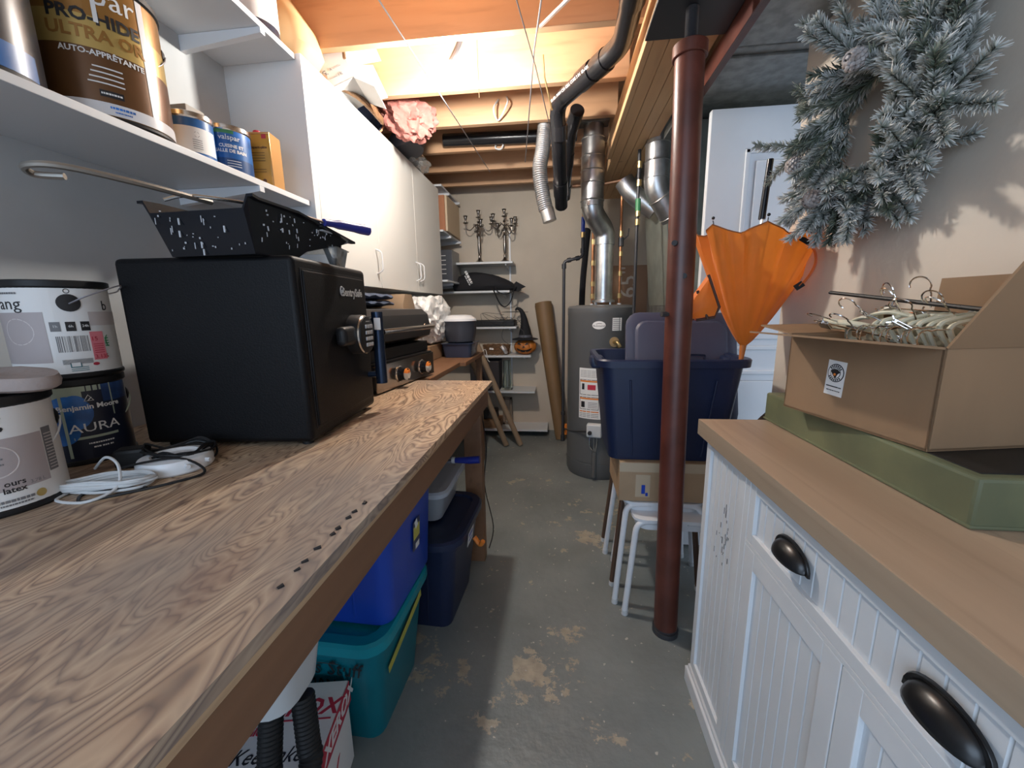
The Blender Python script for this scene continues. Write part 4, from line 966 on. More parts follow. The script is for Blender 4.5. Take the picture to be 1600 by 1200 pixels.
# local: x = depth toward wall 0..w ; y = -L..0 along the counter toward camera
L, W, Hh = .343, .205, .186
bm = B(); th = .005
bx(bm, (0, W), (-L, 0), (0, th)); 
bx(bm, (0, th), (-L, 0), (0, Hh), .0008); bx(bm, (W-th, W), (-L, 0), (0, Hh), .0008); bx(bm, (0, W), (-th, 0), (0, Hh), .0008); bx(bm, (0, W), (-L, -L+th), (0, Hh), .0008)
obj('carton_walls', bm, CARD, t)
def flap(p, u, v, w_, h_, tp=.0):
    bm = B(); M = frame(p, u, v); rings(bm, [[M @ V(q) for q in ((0, 0, z), (w_, 0, z), (w_-tp, h_, z), (tp, h_, z))] for z in (0, .004)]); return obj('flap', bm, CARD, t)
flap((0, 0, Hh), (0, -1, 0), (-1, 0, .10), L, .115, .004)
flap((0, 0, Hh), (1, 0, 0), (0, 1, .12), W, .13, .01)
flap((0, -L, Hh), (1, 0, 0), (.05, -.55, 1), W, .16, .005)
flap((W-.002, -L+.0, Hh), (0, 1, 0), (.0, 0, 1), .20, .125, .008)
bm = B(); M = frame((-.0006, -.142, .098), (0, -1, 0), (0, 0, 1)) @ Matrix.Rotation(math.radians(-3), 4, 'Z')
quad(bm, M, .046, .078, 0, 0); lathe(bm, [(.0205, .0006), (.0205, .0012)], 28, M @ Matrix.Translation((0, .012, 0)), 1); lathe(bm, [(.0185, .0010), (.0185, .0016)], 28, M @ Matrix.Translation((0, .012, 0)), 0); lathe(bm, [(.0125, .0012), (.0125, .0020)], 24, M @ Matrix.Translation((0, .012, 0)), 1)
lathe(bm, [(.0110, .0016), (.0110, .0024)], 24, M @ Matrix.Translation((0, .012, 0)), 0)
rings(bm, [[M @ V((x, y+.012, z)) for x, y in ((-.012, .004), (-.004, .009), (.005, .009), (.012, .003), (.006, -.002), (.002, -.012), (-.004, -.006), (-.008, -.001))] for z in (.0024, .003)], mi=1)
lathe(bm, [(.003, .003), (.003, .0036)], 12, M @ Matrix.Translation((.0, .009, 0)), 2)
n0 = set(bm.verts); [bx(bm, (-.0012, .0012), (-.0021, .0021), (0, .0006), 0, 1, M @ Matrix.Translation((.0157*math.cos(a_), .012+.0157*math.sin(a_), .0016)) @ Matrix.Rotation(a_-PI/2, 4, 'Z')) for a_ in [math.radians(q_) for q_ in (40, 57, 74, 91, 108, 125, 142, 215, 232, 249, 266, 283, 300, 317)]]
marks(bm, M, .038, .0022, 1, 0, -.019, .0008); marks(bm, M, .034, .0018, 1, 0, -.028, .0008, 2)
obj('shop_label', bm, [PAPERW, INK, ORANGEI], t)
# hangers
IV = IVORY
def hook(bm, M, s=1, mi=0):
    P = [M @ V(q) for q in ((0, 0, 0), (0, .020*s, 0), (.0, .030*s, 0))]+[M @ V((.018*s+.018*s*math.cos(a), .046*s+.018*s*math.sin(a), 0)) for a in [PI*1.15-k*PI*1.25/10 for k in range(11)]]
    tube(bm, crv(P, 2), .0016, 6, mi)
def hangerobj(M, label, kind, idx):
    t = thing('clothes_hanger', label, 'hanger', tuple(M.translation), 0, 'hangers in the open carton')
    t.rotation_euler = M.to_euler()
    if kind == 'ivory':
        bm = B()
        w_ = .088
        P = [(-w_, -.045, 0), (-w_+.01, -.028, 0), (-.05, -.004, 0), (-.015, .002, 0), (0, -.002, 0), (.015, .002, 0), (.05, -.004, 0), (w_-.01, -.028, 0), (w_, -.045, 0), (w_-.02, -.055, 0), (0, -.050, 0), (-w_+.02, -.055, 0)]
        tube(bm, crv(P, 4, True), .0078, 8, loop=True, flat=.6); obj('shoulder_bar', bm, IV, t)
    else:
        bm = B(); tube(bm, [(-.09, -.008, 0), (.09, -.008, 0)], .0022, 6)
        obj('cross_bar', bm, CHROME, t)
        for s in (-1, 1):
            bm = B(); bx(bm, (s*.07-.012, s*.07+.012), (-.035, -.002), (-.004, -.001), .001); bx(bm, (s*.07-.012, s*.07+.012), (-.035, -.002), (.001, .004), .001); tube(bm, [(s*.07, .004, -.008), (s*.07, -.006, 0), (s*.07, .004, .008)], .0018, 5)
            obj('clip', bm, CHROME, t)
    bm = B(); hook(bm, Matrix.Identity(4)); obj('hook', bm, CHROME, t)
CM = Matrix.Translation((.589, 1.088, 1.036)) @ Matrix.Rotation(yaw, 4, 'Z')
# (x, y, z, heading about z, tilt, roll, kind, words)
HG = [(.07, -.055, .212, 80, 72, 10, 'ivory', 'ivory hanger flat at the far end of the carton, hook toward the umbrella'),
      (.10, -.10, .225, 100, 40, -20, 'ivory', 'ivory hanger arching up, second from the far end'),
      (.12, -.155, .232, 70, 35, 15, 'ivory', 'ivory hanger with its looped shoulder standing highest near the middle'),
      (.10, -.205, .215, 110, 42, 0, 'ivory', 'ivory hanger leaning right of the middle'),
      (.14, -.24, .222, 75, 50, 20, 'ivory', 'ivory hanger behind the row of chrome hooks'),
      (.14, -.235, .226, 95, 30, -10, 'ivory', 'ivory hanger pressed against the raised near flap'),
      (.05, -.12, .200, 88, 60, 25, 'clip', 'chrome clip hanger lying at the front rim, left of the hooks'),
      (.08, -.17, .208, 60, 55, -20, 'clip', 'chrome clip hanger crossing the middle of the pile'),
      (.13, -.20, .245, 100, 20, 5, 'clip', 'chrome clip hanger standing up below the black rod'),
      (.16, -.11, .240, 70, 20, 0, 'clip', 'chrome clip hanger with its hook up near the wall')]
for i, (x, y, z, hd, ti, ro, k, lb) in enumerate(HG):
    M = CM @ Matrix.Translation((x, y, z+.006)) @ Matrix.Rotation(math.radians(hd), 4, 'Z') @ Matrix.Rotation(math.radians(90-ti), 4, 'X') @ Matrix.Rotation(math.radians(ro), 4, 'Z')
    hangerobj(M, lb, k, i)
proto = None
for i in range(9):
    M = CM @ Matrix.Translation((.030+.006*(i % 3), -.165-.0165*i, .190+.003*(i % 2))) @ Matrix.Rotation(math.radians(8*math.sin(i*2.3)), 4, 'Z') @ Matrix.Rotation(math.radians(75), 4, 'X') @ Matrix.Rotation(math.radians(-100), 4, 'Z')
    M = CM @ Matrix.Translation((.062, -.150-.018*i, .212+.004*(i % 2))) @ Matrix.Rotation(math.radians(6*math.sin(i*2.3)), 4, 'Z') @ frame((0, 0, 0), (0, 0, -1), (-1, 0, .1))
    if proto is None:
        proto = thing('clothes_hanger', '', 'hanger', tuple(M.translation), 0, 'hangers lined up by their chrome hooks'); t = proto
        bm = B(); hook(bm, Matrix.Identity(4), .9); obj('hook', bm, CHROME, t)
        bm = B(); tube(bm, crv([(0, 0, 0), (.02, -.012, 0), (.085, -.06, 0)], 4), .0045, 6); tube(bm, crv([(0, 0, 0), (-.01, -.012, 0), (-.02, -.06, 0)], 4), .0045, 6); obj('shoulder_bar', bm, IV, t)
    else: t = dup(proto)
    t.location = M.translation; t.rotation_euler = M.to_euler()
    t['label'] = 'chrome-hooked hanger whose hook lies %s from the far end of the carton rim row' % ('first', 'second', 'third', 'fourth', 'fifth', 'sixth', 'seventh', 'eighth', 'last')[i]
bm = B(); tube(bm, [CM @ V((.13, .045, .290)), CM @ V((.115, -.315, .245))], .0045, 8); tag(obj('black_rod', bm, BLACKP), 'thin black rod lying across the pile of hangers', 'rod')
# ---------------------------------------------------------------- wreath
t = thing('frosted_wreath', 'large frosted pine wreath with cones hanging on the cream wall', 'wreath', (.868, 1.25, 1.76))
NM = bpy.data.materials.new('frosted_needles'); NM.use_nodes = True; nt = NM.node_tree; b = nt.nodes['Principled BSDF']
at_ = nt.nodes.new('ShaderNodeAttribute'); at_.attribute_name = 'frost'; b.inputs['Roughness'].default_value = .7
nt.links.new(at_.outputs['Color'], b.inputs['Base Color'])
rnd = random.Random(17)
def spray(bm, col, p0, d, L, nn, rad, frost):
    d = d.normalized(); side = V((rnd.uniform(-1, 1), rnd.uniform(-1, 1), rnd.uniform(-1, 1))); bend = (side-d*side.dot(d))*.25
    stem = [p0 + d*L*k/6 + bend*L*(k/6)**2 for k in range(7)]
    u = d.orthogonal().normalized(); v = d.cross(u)
    for k in range(nn):
        f = rnd.random()**.8; s = f*6; i = min(5, int(s)); c = stem[i].lerp(stem[i+1], s-i)
        a = rnd.uniform(0, 2*PI); o = (u*math.cos(a)+v*math.sin(a)); dirn = (o*1.0+d*rnd.uniform(.5, 1.4)+bend*.6).normalized()
        ln = rad*rnd.uniform(.7, 1.15)*(1-.25*f); e = c+dirn*ln; wv = dirn.cross(V((rnd.uniform(-1, 1), rnd.uniform(-1, 1), rnd.uniform(-1, 1)))).normalized()*rnd.uniform(.0009, .0017)
        m_ = c.lerp(e, .6)
        A_ = [bm.verts.new(c-wv*.6), bm.verts.new(c+wv*.6), bm.verts.new(m_+wv*1.2), bm.verts.new(m_-wv*1.2), bm.verts.new(e+wv*.3), bm.verts.new(e-wv*.3)]
        g = rnd.uniform(.7, 1.3); fr_ = frost*rnd.uniform(.5, 1.2)
        def mixc(t_): 
            t_ = max(0, min(1, t_)); q = V((.045, .075, .035))*g; w_ = V((.68, .69, .68))*(.85+.3*rnd.random()); r = q.lerp(w_, t_); return (r.x, r.y, r.z, 1)
        cc = [mixc(fr_*.15), mixc(fr_*.15), mixc(fr_*.75), mixc(fr_*.75), mixc(fr_*1.1), mixc(fr_*1.1)]
        for q_, c_ in zip(A_, cc): q_[col] = c_
        bm.faces.new(A_[:4]); bm.faces.new((A_[3], A_[2], A_[4], A_[5]))
    return stem
C0 = V((.800, 1.235, 1.755)); RR = .165
def ringp(a, r=RR, off=0): return C0 + V((off, r*math.cos(a), r*math.sin(a)))
bmN = B(); col = bmN.verts.layers.float_color.new('frost'); bmS = B()
for k in range(290):
    a = rnd.uniform(0, 2*PI); p = ringp(a, RR+rnd.uniform(-.045, .04), rnd.uniform(-.02, .03))
    tang = V((0, -math.sin(a), math.cos(a))); radial = V((0, math.cos(a), math.sin(a)))
    sgn = -1 
    d = tang*sgn*rnd.uniform(.4, 1)+radial*rnd.uniform(-.25, .85)+V((-1, 0, 0))*rnd.uniform(-.15, .65)
    up = math.sin(a)
    frost = 1.0 if rnd.random() < (.80 if up < .25 else .45) else .25
    L = rnd.uniform(.07, .13)
    if (p+d.normalized()*L).x > .858: d.x = -abs(d.x)
    st = spray(bmN, col, p, d, L, 220, .032, frost); tube(bmS, st, .0016, 4)
LONG = [((.79, 1.40, 1.78), (-.35, .9, .02), .21, .5), ((.78, 1.36, 1.86), (-.3, .75, .35), .15, .35), ((.79, 1.38, 1.68), (-.2, .8, -.3), .15, .9), ((.78, 1.28, 1.93), (-.3, .35, .9), .20, .8), ((.78, 1.20, 1.94), (-.3, .1, 1), .22, 1), ((.79, 1.12, 1.92), (-.1, -.35, .8), .18, .9),
        ((.78, 1.06, 1.85), (-.05, -.9, .35), .16, .8), ((.78, 1.05, 1.72), (-.1, -.8, -.5), .16, .9), ((.79, 1.10, 1.62), (-.1, -.6, -.6), .13, 1), ((.78, 1.22, 1.58), (-.2, -.1, -1), .12, 1), ((.78, 1.32, 1.60), (-.2, .4, -.9), .14, 1), ((.77, 1.38, 1.62), (-.3, .8, -.5), .12, .9), ((.76, 1.25, 1.92), (-.8, .1, .5), .14, .9), ((.80, 1.05, 1.95), (-.1, -.6, .9), .14, .9)]
for p, d, L, fz in LONG:
    for j in range(2):
        st = spray(bmN, col, V(p)+V((rnd.uniform(-.01, .01),)*3), V(d)+V((rnd.uniform(-.12, .12), rnd.uniform(-.12, .12), rnd.uniform(-.12, .12))), L, 360, .031, fz); tube(bmS, st, .002, 4)
for v in bmN.verts:
    if v.co.x > .866: v.co.x = .866
obj('pine_needles', bmN, NM, t, True, recalc=False)
tube(bmS, [ringp(2*PI*k/40, RR) for k in range(40)], .006, 8, loop=True)
obj('branch_frame', bmS, mat('dark_twig', (.03, .028, .02), .8), t, True)
CONE = mat('frosted_cone', (.22, .18, .16), .6, var=.55, vscale=60, vcol=(.42, .40, .40))
for p, d in (((.715, 1.165, 1.865), (-.9, -.3, .1)), ((.735, 1.30, 1.60), (-.9, .2, -.5)), ((.74, 1.42, 1.72), (-.8, .6, 0))):
    bm = B(); M = axis(p, V(p)+V(d))
    bmS2 = bm
    for r_ in range(7):
        z = r_*.006; R_ = .021*math.sin(PI*(r_+1.2)/9)
        for j in range(9):
            a = 2*PI*(j+.5*(r_ % 2))/9; lathe(bm, [(.0065, 0), (.006, .002), (.002, .004)], 6, M @ Matrix.Translation((R_*math.cos(a), R_*math.sin(a), z)) @ Matrix.Rotation(.7, 4, V((-math.sin(a), math.cos(a), 0))))
    lathe(bm, [(.010, -.004), (.014, .012), (.004, .042)], 10, M)
    obj('pine_cone', bm, CONE, t, True)
# ---------------------------------------------------------------- umbrella
t = thing('orange_umbrella', 'half folded orange umbrella standing tip down in the navy bin', 'umbrella', (.665, 1.62, 1.12))
a0, a1 = V((.705, 1.62, 1.09)), V((.742, 1.62, 1.80)); AX = (a1-a0).normalized()
U = AX.orthogonal().normalized(); U = V((1, 0, 0))-AX*AX.x; U.normalize(); Wv = AX.cross(U)
apex = a0+AX*.045
bm = B(); N = 8; SUB = 10; LV = 16; rs = []
for l in range(LV+1):
    f = l/LV; row = []
    for k in range(N*SUB):
        a = 2*PI*k/(N*SUB)+.60; ph = (k % SUB)/SUB
        gap = abs(2*ph-1)          # 1 at a rib, 0 midway
        fold = (1-gap**1.3)
        rad = (.235*f**.80)*(1-.13*fold*f) + .003
        wr = .014*f*math.sin(a*17+3*f)*fold
        hgt = .43*f*(1+.0)-.030*fold*f**3
        row.append(apex+AX*(hgt)+(U*math.cos(a)*1.0+Wv*math.sin(a)*.62)*(rad+wr))
    rs.append(row)
rings(bm, rs, cap0=True, cap1=False); o = obj('canopy', bm, ORCANOPY, t, True)
# thin cloth lets some light through
nt = ORCANOPY.node_tree; pb = nt.nodes['Principled BSDF']; tr_ = nt.nodes.new('ShaderNodeBsdfTranslucent'); tr_.inputs[0].default_value = (.95, .30, .03, 1)
mx = nt.nodes.new('ShaderNodeMixShader'); mx.inputs[0].default_value = .35; nt.links.new(pb.outputs[0], mx.inputs[1]); nt.links.new(tr_.outputs[0], mx.inputs[2]); nt.links.new(mx.outputs[0], nt.nodes['Material Output'].inputs[0])
bm = B(); tube(bm, [a0+AX*.05, a1-AX*.13], .005, 10); obj('shaft', bm, CHROME, t, True)
bm = B(); tube(bm, [a1-AX*.20, a1], [.012, .0105], 14); obj('handle', bm, BLACKG, t, True)
bm = B(); tube(bm, [a0-AX*.03, apex+AX*.01], [.006, .012], 12); obj('ferrule', bm, mat('orange_tip', (.5, .15, .03), .5), t, True)
for k in range(N):
    a = 2*PI*k/N+.60
    q = [apex+AX*(.43*f)+(U*math.cos(a)+Wv*math.sin(a)*.62)*(.235*f**.8-.003) for f in (0, .2, .4, .6, .8, 1.0, 1.03)]
    bm = B(); tube(bm, q, .0018, 6); rb = obj('rib', bm, GREYD, t, True)
    bm = B(); bmesh.ops.create_icosphere(bm, subdivisions=2, radius=.0055, matrix=Matrix.Translation(q[-1]+AX*.008)); obj('rib_tip', bm, BLACKP, t, True)
bm = B()
rs0 = rs[-1]; tube(bm, [p for p in rs0], .0022, 5, loop=True); obj('hem', bm, mat('brown_hem', (.30, .10, .03), .6), t, True)
# tie strap with black ends, hanging on the near right side, and folded flap at left
bm = B(); P = [V((.825, 1.497, 1.50)), V((.845, 1.485, 1.47)), V((.850, 1.48, 1.43)), V((.838, 1.485, 1.39)), V((.818, 1.495, 1.355))]
tube(bm, crv(P, 5), .011, 8, flat=.2); st = obj('tie_strap', bm, ORCANOPY, t, True)
bm = B(); tube(bm, [V((.805, 1.50, 1.515)), V((.832, 1.492, 1.495))], .013, 8, flat=.4); tube(bm, [V((.825, 1.49, 1.366)), V((.806, 1.50, 1.35))], .012, 8, flat=.5); obj('strap_end', bm, BLACKF, t, True)
bm = B()
F0 = [V((.535, 1.555, 1.405)), V((.475, 1.55, 1.315)), V((.445, 1.55, 1.235)), V((.50, 1.545, 1.245)), V((.565, 1.54, 1.255)), V((.575, 1.54, 1.29))]
c0 = V((.52, 1.535, 1.30))
rings(bm, [F0, [p.lerp(c0, .15)+V((0, -.02, 0)) for p in F0], [p.lerp(c0, .7)+V((0, -.026, 0)) for p in F0]]); fl = obj('folded_flap', bm, ORCANOPY, t, True)
bm = B()
tube(bm, [F0[0]+V((0, -.012, 0)), F0[5]+V((0, -.012, 0)), F0[4]+V((-.004, -.012, 0)), F0[3]+V((0, -.014, 0))], .005, 6); tube(bm, [V((.498, 1.535, 1.35)), V((.535, 1.52, 1.25))], .005, 6); tube(bm, [V((.475, 1.535, 1.31)), V((.49, 1.53, 1.245))], .003, 6)
obj('flap_trim', bm, mat('dark_brown_trim', (.06, .025, .015), .7), t, True)
# ---------------------------------------------------------------- navy bin on carton on stools
def stool(label, dx, dy, dz, m, name='stool'):
    t = thing(name, label, 'stool', (.44+dx, 1.73+dy, 0), 0, 'nested metal stools')
    h = .475+dz; s = .165; f = .030
    bm = B(); rings(bm, [rrect(.335, .335, .05, z, 5) for z in (h-.010, h+.002)]); rings(bm, [rrect(.300, .300, .05, z, 5) for z in (h-.05, h-.010)], cap0=False); obj('seat', bm, m, t)
    for sx in (1, -1):
        for sy in (1, -1):
            bm = B(); tube(bm, path([(sx*.05, sy*.15, h-.012), (sx*s*.93, sy*s*.93, h-.012), (sx*(s+f), sy*(s+f*.6), .016)], .045), .0125, 12); obj('leg', bm, m, t)
            bm = B(); tube(bm, [(sx*(s+f-.0015), sy*(s+f*.6), .022), (sx*(s+f), sy*(s+f*.6), .0)], .0145, 12); obj('leg_cap', bm, WDULL, t)
    return t
stool('white tube-legged stool, lower of the nested pair beneath the carton', .045, -.01, -.045, WHITEM)
stool('white tube-legged stool, upper of the nested pair beneath the carton', .012, .055, .0, WHITEM)
t = stool('dark brown stool standing behind the white stools', .015, .17, .0, mat('brown_enamel', (.10, .055, .035), .4))
t = thing('cardboard_box', 'taped cardboard carton between the white stools and the navy bin', 'box', (.45, 1.78, .478))
bm = B(); bx(bm, (.262, .64), (1.625, 1.93), (.479, .655), .004); obj('carton', bm, mat('tan_cardboard', (.40, .27, .16), .75, var=.12, vscale=7), t, True)
bm = B(); bx(bm, (.262, .64), (1.6235, 1.6255), (.612, .652)); bx(bm, (.33, .39), (1.6235, 1.6255), (.50, .60), 0); obj('packing_tape', bm, mat('glossy_tape', (.50, .40, .28), .2), t, True)
bm = B(); bx(bm, (.355, .37), (1.6225, 1.6245), (.515, .555)); bx(bm, (.372, .382), (1.6225, 1.6245), (.505, .52)); obj('torn_hole', bm, BLUEP, t, True)
def bin_(name, label, loc, rz, w, d, h, tw, m, rim=.02, rimh=.03, cat='storage bin', wall=.004, floorz=.006, rad=.05, grooves=True, group=None):
    """open tapered tub; w,d at the bottom, tw = growth per side at the top"""
    t = thing(name, label, cat, loc, rz, group)
    bm = B(); W_, D_ = w+2*tw, d+2*tw
    R_ = [rrect(w, d, rad*.8, 0), rrect(w+.004, d+.004, rad*.9, .01), rrect(W_, D_, rad, h-rimh), rrect(W_+2*rim, D_+2*rim, rad+rim*.5, h-rimh+.002), rrect(W_+2*rim+.004, D_+2*rim+.004, rad+rim*.5, h-.006), rrect(W_+2*rim-.004, D_+2*rim-.004, rad+rim*.5, h), rrect(W_-.002, D_-.002, rad, h-.002), rrect(W_-2*wall-.004, D_-2*wall-.004, rad, h-.012), rrect(w-2*wall, d-2*wall, rad*.8, floorz)]
    rings(bm, R_); o = obj('tub', bm, m, t)
    if grooves:
        bm = B()
        for s in (-1, 1):
            for xx in (-.3, 0, .3):
                p0 = V((xx*w, s*(d/2+.001), .02)); p1 = V((xx*W_, s*(D_/2+.001), h-rimh-.05)); tube(bm, [p0, p1], .004, 6)
        obj('moulded_rib', bm, m, t)
    return t
def lid_(t, w, d, z, m, h=.03, rad=.06, name='lid', inset=.035):
    bm = B(); rings(bm, [rrect(w, d, rad, z), rrect(w+.006, d+.006, rad, z+.003), rrect(w+.006, d+.006, rad, z+h-.008), rrect(w-.008, d-.008, rad, z+h), rrect(w-inset*2, d-inset*2, rad*.7, z+h), rrect(w-inset*2-.012, d-inset*2-.012, rad*.7, z+h-.010), rrect(w-inset*2-.05, d-inset*2-.05, rad*.5, z+h-.010)]); return obj(name, bm, m, t)
t = bin_('storage_bin', 'big open navy storage bin standing on the carton behind the red post', (.455, 1.815, .657), 0, .465, .325, .435, .042, NAVYP, rim=.022, rimh=.035)
for s in (1, -1):
    bm = B(); bx(bm, (s*.275-.025, s*.275+.035) if s > 0 else (s*.275-.035, s*.275+.025), (-.06, .06), (.375, .425), .012); obj('grip', bm, NAVYP, t)
t2 = thing('bin_lid', 'dark navy lid standing upright inside the open navy bin', 'lid', (.50, 1.90, .70), 0)
M = frame((.545, 1.84, 1.02), (1, 0, -.02), (0, .30, 1))
bm2 = B()
def rr3(w, d, r, z): return [M @ p for p in rrect(w, d, r, z)]
rings(bm2, [rr3(.47, .50, .06, -.012), rr3(.48, .51, .06, -.004), rr3(.48, .51, .06, .010), rr3(.465, .495, .06, .016), rr3(.40, .43, .05, .016), rr3(.385, .415, .045, .026), rr3(.375, .405, .045, .028)])
obj('lid_panel', bm2, NAVYG, t2, True)
bm2 = B(); bx(bm2, (-.05, .10), (-.02, .06), (.027, .032), .012, 0, M, 3); bx(bm2, (-.04, .04), (.25, .285), (-.01, .012), .006, 0, M); obj('lid_boss', bm2, NAVYG, t2, True)
# brown slanted tube behind the counter
t = thing('floor_basket', 'dark brown curved shell poking up behind the counter corner', 'basket', (.735, 1.42, 0))
bm = B(); rs = []
for z in (0, .4, .8, 1.0):
    rs.append([V((.735+.052*math.cos(a), 1.42+.052*math.sin(a), z if z < 1 else .93+.055*(-math.sin(a)*.2+math.cos(a+.9)))) for a in [2*PI*k/28 for k in range(28)]])
inn = [[V((.735+(p.x-.735)*.9, 1.42+(p.y-1.42)*.9, p.z)) for p in r] for r in rs]
rings(bm, rs+inn[::-1]); obj('shell', bm, mat('dark_brown_shell', (.10, .06, .035), .45, vcol=(.05, .035, .03), var=.3, vscale=12), t, True)
# ---------------------------------------------------------------- totes under the bench
t = bin_('storage_tote', 'teal lidded tote with handwriting and yellow tape on the floor under the bench', (-.765, 1.10, 0), math.radians(-2), .47, .30, .36, .036, TEALP, rim=.010, rimh=.03, cat='storage tote')
lid_(t, .58, .41, .345, TEALL, .04, .07)
M = frame((0, -.150-.004, 0), (1, 0, 0), (0, -.10, 1))
bm = B(); MM = M @ Matrix.Translation((.150, .305, .006))
txt(bm, "'s Stuff", .075, MM @ Matrix.Translation((-.095, -.02, 0)), 0, 'LEFT', .8, shear=.3); txt(bm, 'MAN', .045, MM @ Matrix.Translation((-.12, -.085, -.004)), 0, 'LEFT', 1)
tube(bm, [MM @ V((-.12, .0, 0)), MM @ V((.0, .0, 0))], .0012, 5)
obj('handwriting', bm, INK, t)
bm = B(); MR = frame((.237, 0, 0), (0, 1, 0), (.115, 0, 1)); quad(bm, MR @ Matrix.Translation((0, .27, .004)) @ Matrix.Rotation(.28, 4, 'Z'), .26, .032, 0, 0); marks(bm, MR @ Matrix.Translation((.04, .285, .0035)) @ Matrix.Rotation(.28, 4, 'Z'), .06, .012, 1); obj('yellow_tape', bm, [mat('yellow_tape', (.50, .48, .08), .5), INK], t)
t = bin_('storage_tote', 'bright blue tote stacked on the teal tote under the bench', (-.745, 1.145, .387), math.radians(-2), .53, .345, .345, .02, BLUEP, rim=.012, rimh=.02, cat='storage tote')
lid_(t, .615, .425, .335, BLUEP, .03, .06)
bm = B(); MR = frame((.268, -.02, 0), (0, 1, 0), (.06, 0, 1))
quad(bm, MR @ Matrix.Translation((.04, .185, .003)), .055, .105, 1); quad(bm, MR @ Matrix.Translation((.04, .195, .0036)), .05, .045, 2); quad(bm, MR @ Matrix.Translation((.045, .145, .0042)), .03, .02, 0); quad(bm, MR @ Matrix.Translation((.035, .225, .0042)) @ Matrix.Rotation(.4, 4, 'Z'), .02, .03, 0)
obj('torn_label', bm, [PAPERW, mat('dark_label_print', (.05, .06, .12), .5), mat('yellow_print', (.55, .50, .10), .5)], t)
t = bin_('storage_tote', 'dark navy lidded tote on the floor beyond the blue tote', (-.66, 1.565, 0), math.radians(-3), .46, .33, .40, .045, NAVYP, rim=.008, rimh=.03, cat='storage tote')
lid_(t, .60, .455, .385, NAVYP, .035, .10)
bm = B(); MR = frame((.234, 0, 0), (0, 1, 0), (.12, 0, 1)); quad(bm, MR @ Matrix.Translation((.03, .315, .005)), .085, .075, 0); marks(bm, MR, .06, .018, 1, .03, .325, .006); marks(bm, MR, .05, .008, 1, .03, .298, .006); obj('side_label', bm, [PAPERW, BLUEP], t)
bm = B(); tube(bm, crv([(-.30, 1.45, .365), (-.315, 1.46, .345), (-.34, 1.47, .37)], 4), .010, 8); tag(obj('orange_strap', bm, ORANGEI), 'small orange strap end tucked between the blue and navy totes', 'strap')
t = bin_('storage_tote', 'translucent tote with pale grey lid on top of the navy tote', (-.70, 1.64, .422), 0, .42, .30, .13, .02, FROST, rim=.008, rimh=.02, cat='storage tote', grooves=False)
lid_(t, .50, .385, .118, GREYLID, .028, .05)
t = thing('paint_roller', 'paint roller with dark blue handle sticking out over the grey lid', 'paint roller', (-.5, 1.70, .575))
bm = B(); tube(bm, [(-.475, 1.70, .612), (-.40, 1.70, .614), (-.355, 1.70, .618)], [.013, .017, .017], 14); obj('handle', bm, mat('navy_handle', (.015, .03, .28), .35), t, True)
bm = B(); tube(bm, [(-.485, 1.70, .612), (-.470, 1.70, .612)], .015, 12); obj('ferrule', bm, WPLAS, t, True)
bm = B(); tube(bm, [(-.485, 1.70, .612), (-.56, 1.70, .606), (-.56, 1.66, .60)], .005, 8); tube(bm, [(-.56, 1.74, .596), (-.56, 1.56, .596)], .024, 14); obj('roller_sleeve', bm, mat('dark_nap', (.05, .05, .06), .9), t, True)
# printer paper carton with a vacuum head
yaw = math.radians(-4)
t = thing('paper_carton', 'white paper carton with red XEROX lettering on the floor in front', 'box', (-.70, .655, 0), math.radians(10))
bm = B(); bx(bm, (-.145, .145), (-.215, .215), (0, .24), .003); obj('carton', bm, PAPERW, t)
bm = B(); bx(bm, (-.150, .150), (-.220, .220), (.195, .262), .003); obj('carton_lid', bm, PAPERW, t)
bm = B(); M = frame((.151, 0, .228), (0, 1, 0), (0, 0, 1)); quad(bm, M, .438, .066, 0, -.0004); txt(bm, 'XEROX    XEROX', .058, M @ Matrix.Translation((.0, 0, .0006)), 1, bold=.0016, shear=.2, sx=1.05)
M2 = frame((.01, .115, .2625), (1, 0, 0), (0, 1, 0)); txt(bm, 'XEROX', .062, M2 @ Matrix.Translation((.035, .030, 0)), 0, bold=.0016, shear=.2); quad(bm, M2, .19, .004, 0, 0, .035, -.002)
txt(bm, 'Premium', .030, M2 @ Matrix.Translation((-.06, -.025, 0)), 0, bold=.001)
M3 = frame((.1455, 0, .10), (0, 1, 0), (0, 0, 1)); txt(bm, 'XEROX', .07, M3, 0, bold=.0016, shear=.2)
obj('red_print', bm, [REDI, PAPERW], t)
bm = B(); txt(bm, 'Keepsakes', .050, M2 @ Matrix.Translation((.02, -.085, 0)), 0, shear=.35, sx=.85); obj('handwriting', bm, INK, t)
t = thing('vacuum_head', 'white plastic canister with two black corrugated hoses on the paper carton', 'vacuum', (-.62, .62, .263))
bm = B(); rings(bm, [rrect(.15, .15, .05, .0, cx=-.62, cy=.63)] and [[V((p.x, p.y, z)) for p in rrect(w_, w_, .05, 0, cx=-.605, cy=.655)] for w_, z in ((.10, .485), (.145, .505), (.165, .58), (.17, .68), (.15, .71))]); obj('canister', bm, WDULL, t, True)
bm = B(); corr(bm, [(-.59, .625, .490), (-.585, .595, .39), (-.575, .57, .33), (-.57, .50, .29), (-.55, .40, .285)], .022, .002, .009); obj('corrugated_hose', bm, BLACKP, t, True)
bm = B(); corr(bm, [(-.54, .655, .493), (-.525, .635, .40), (-.515, .62, .36), (-.52, .56, .30), (-.545, .48, .287)], .022, .002, .009); obj('corrugated_hose', bm, BLACKP, t, True)
# dangling cord end near the bench post
cable('cord_end', 'dangling cord with a white plug beside the bench end', 'cord', [(-.375, 1.872, .80), (-.36, 1.90, .60), (-.375, 1.90, .40), (-.34, 1.93, .15), (-.37, 1.95, .005)], .003, BLACKP)
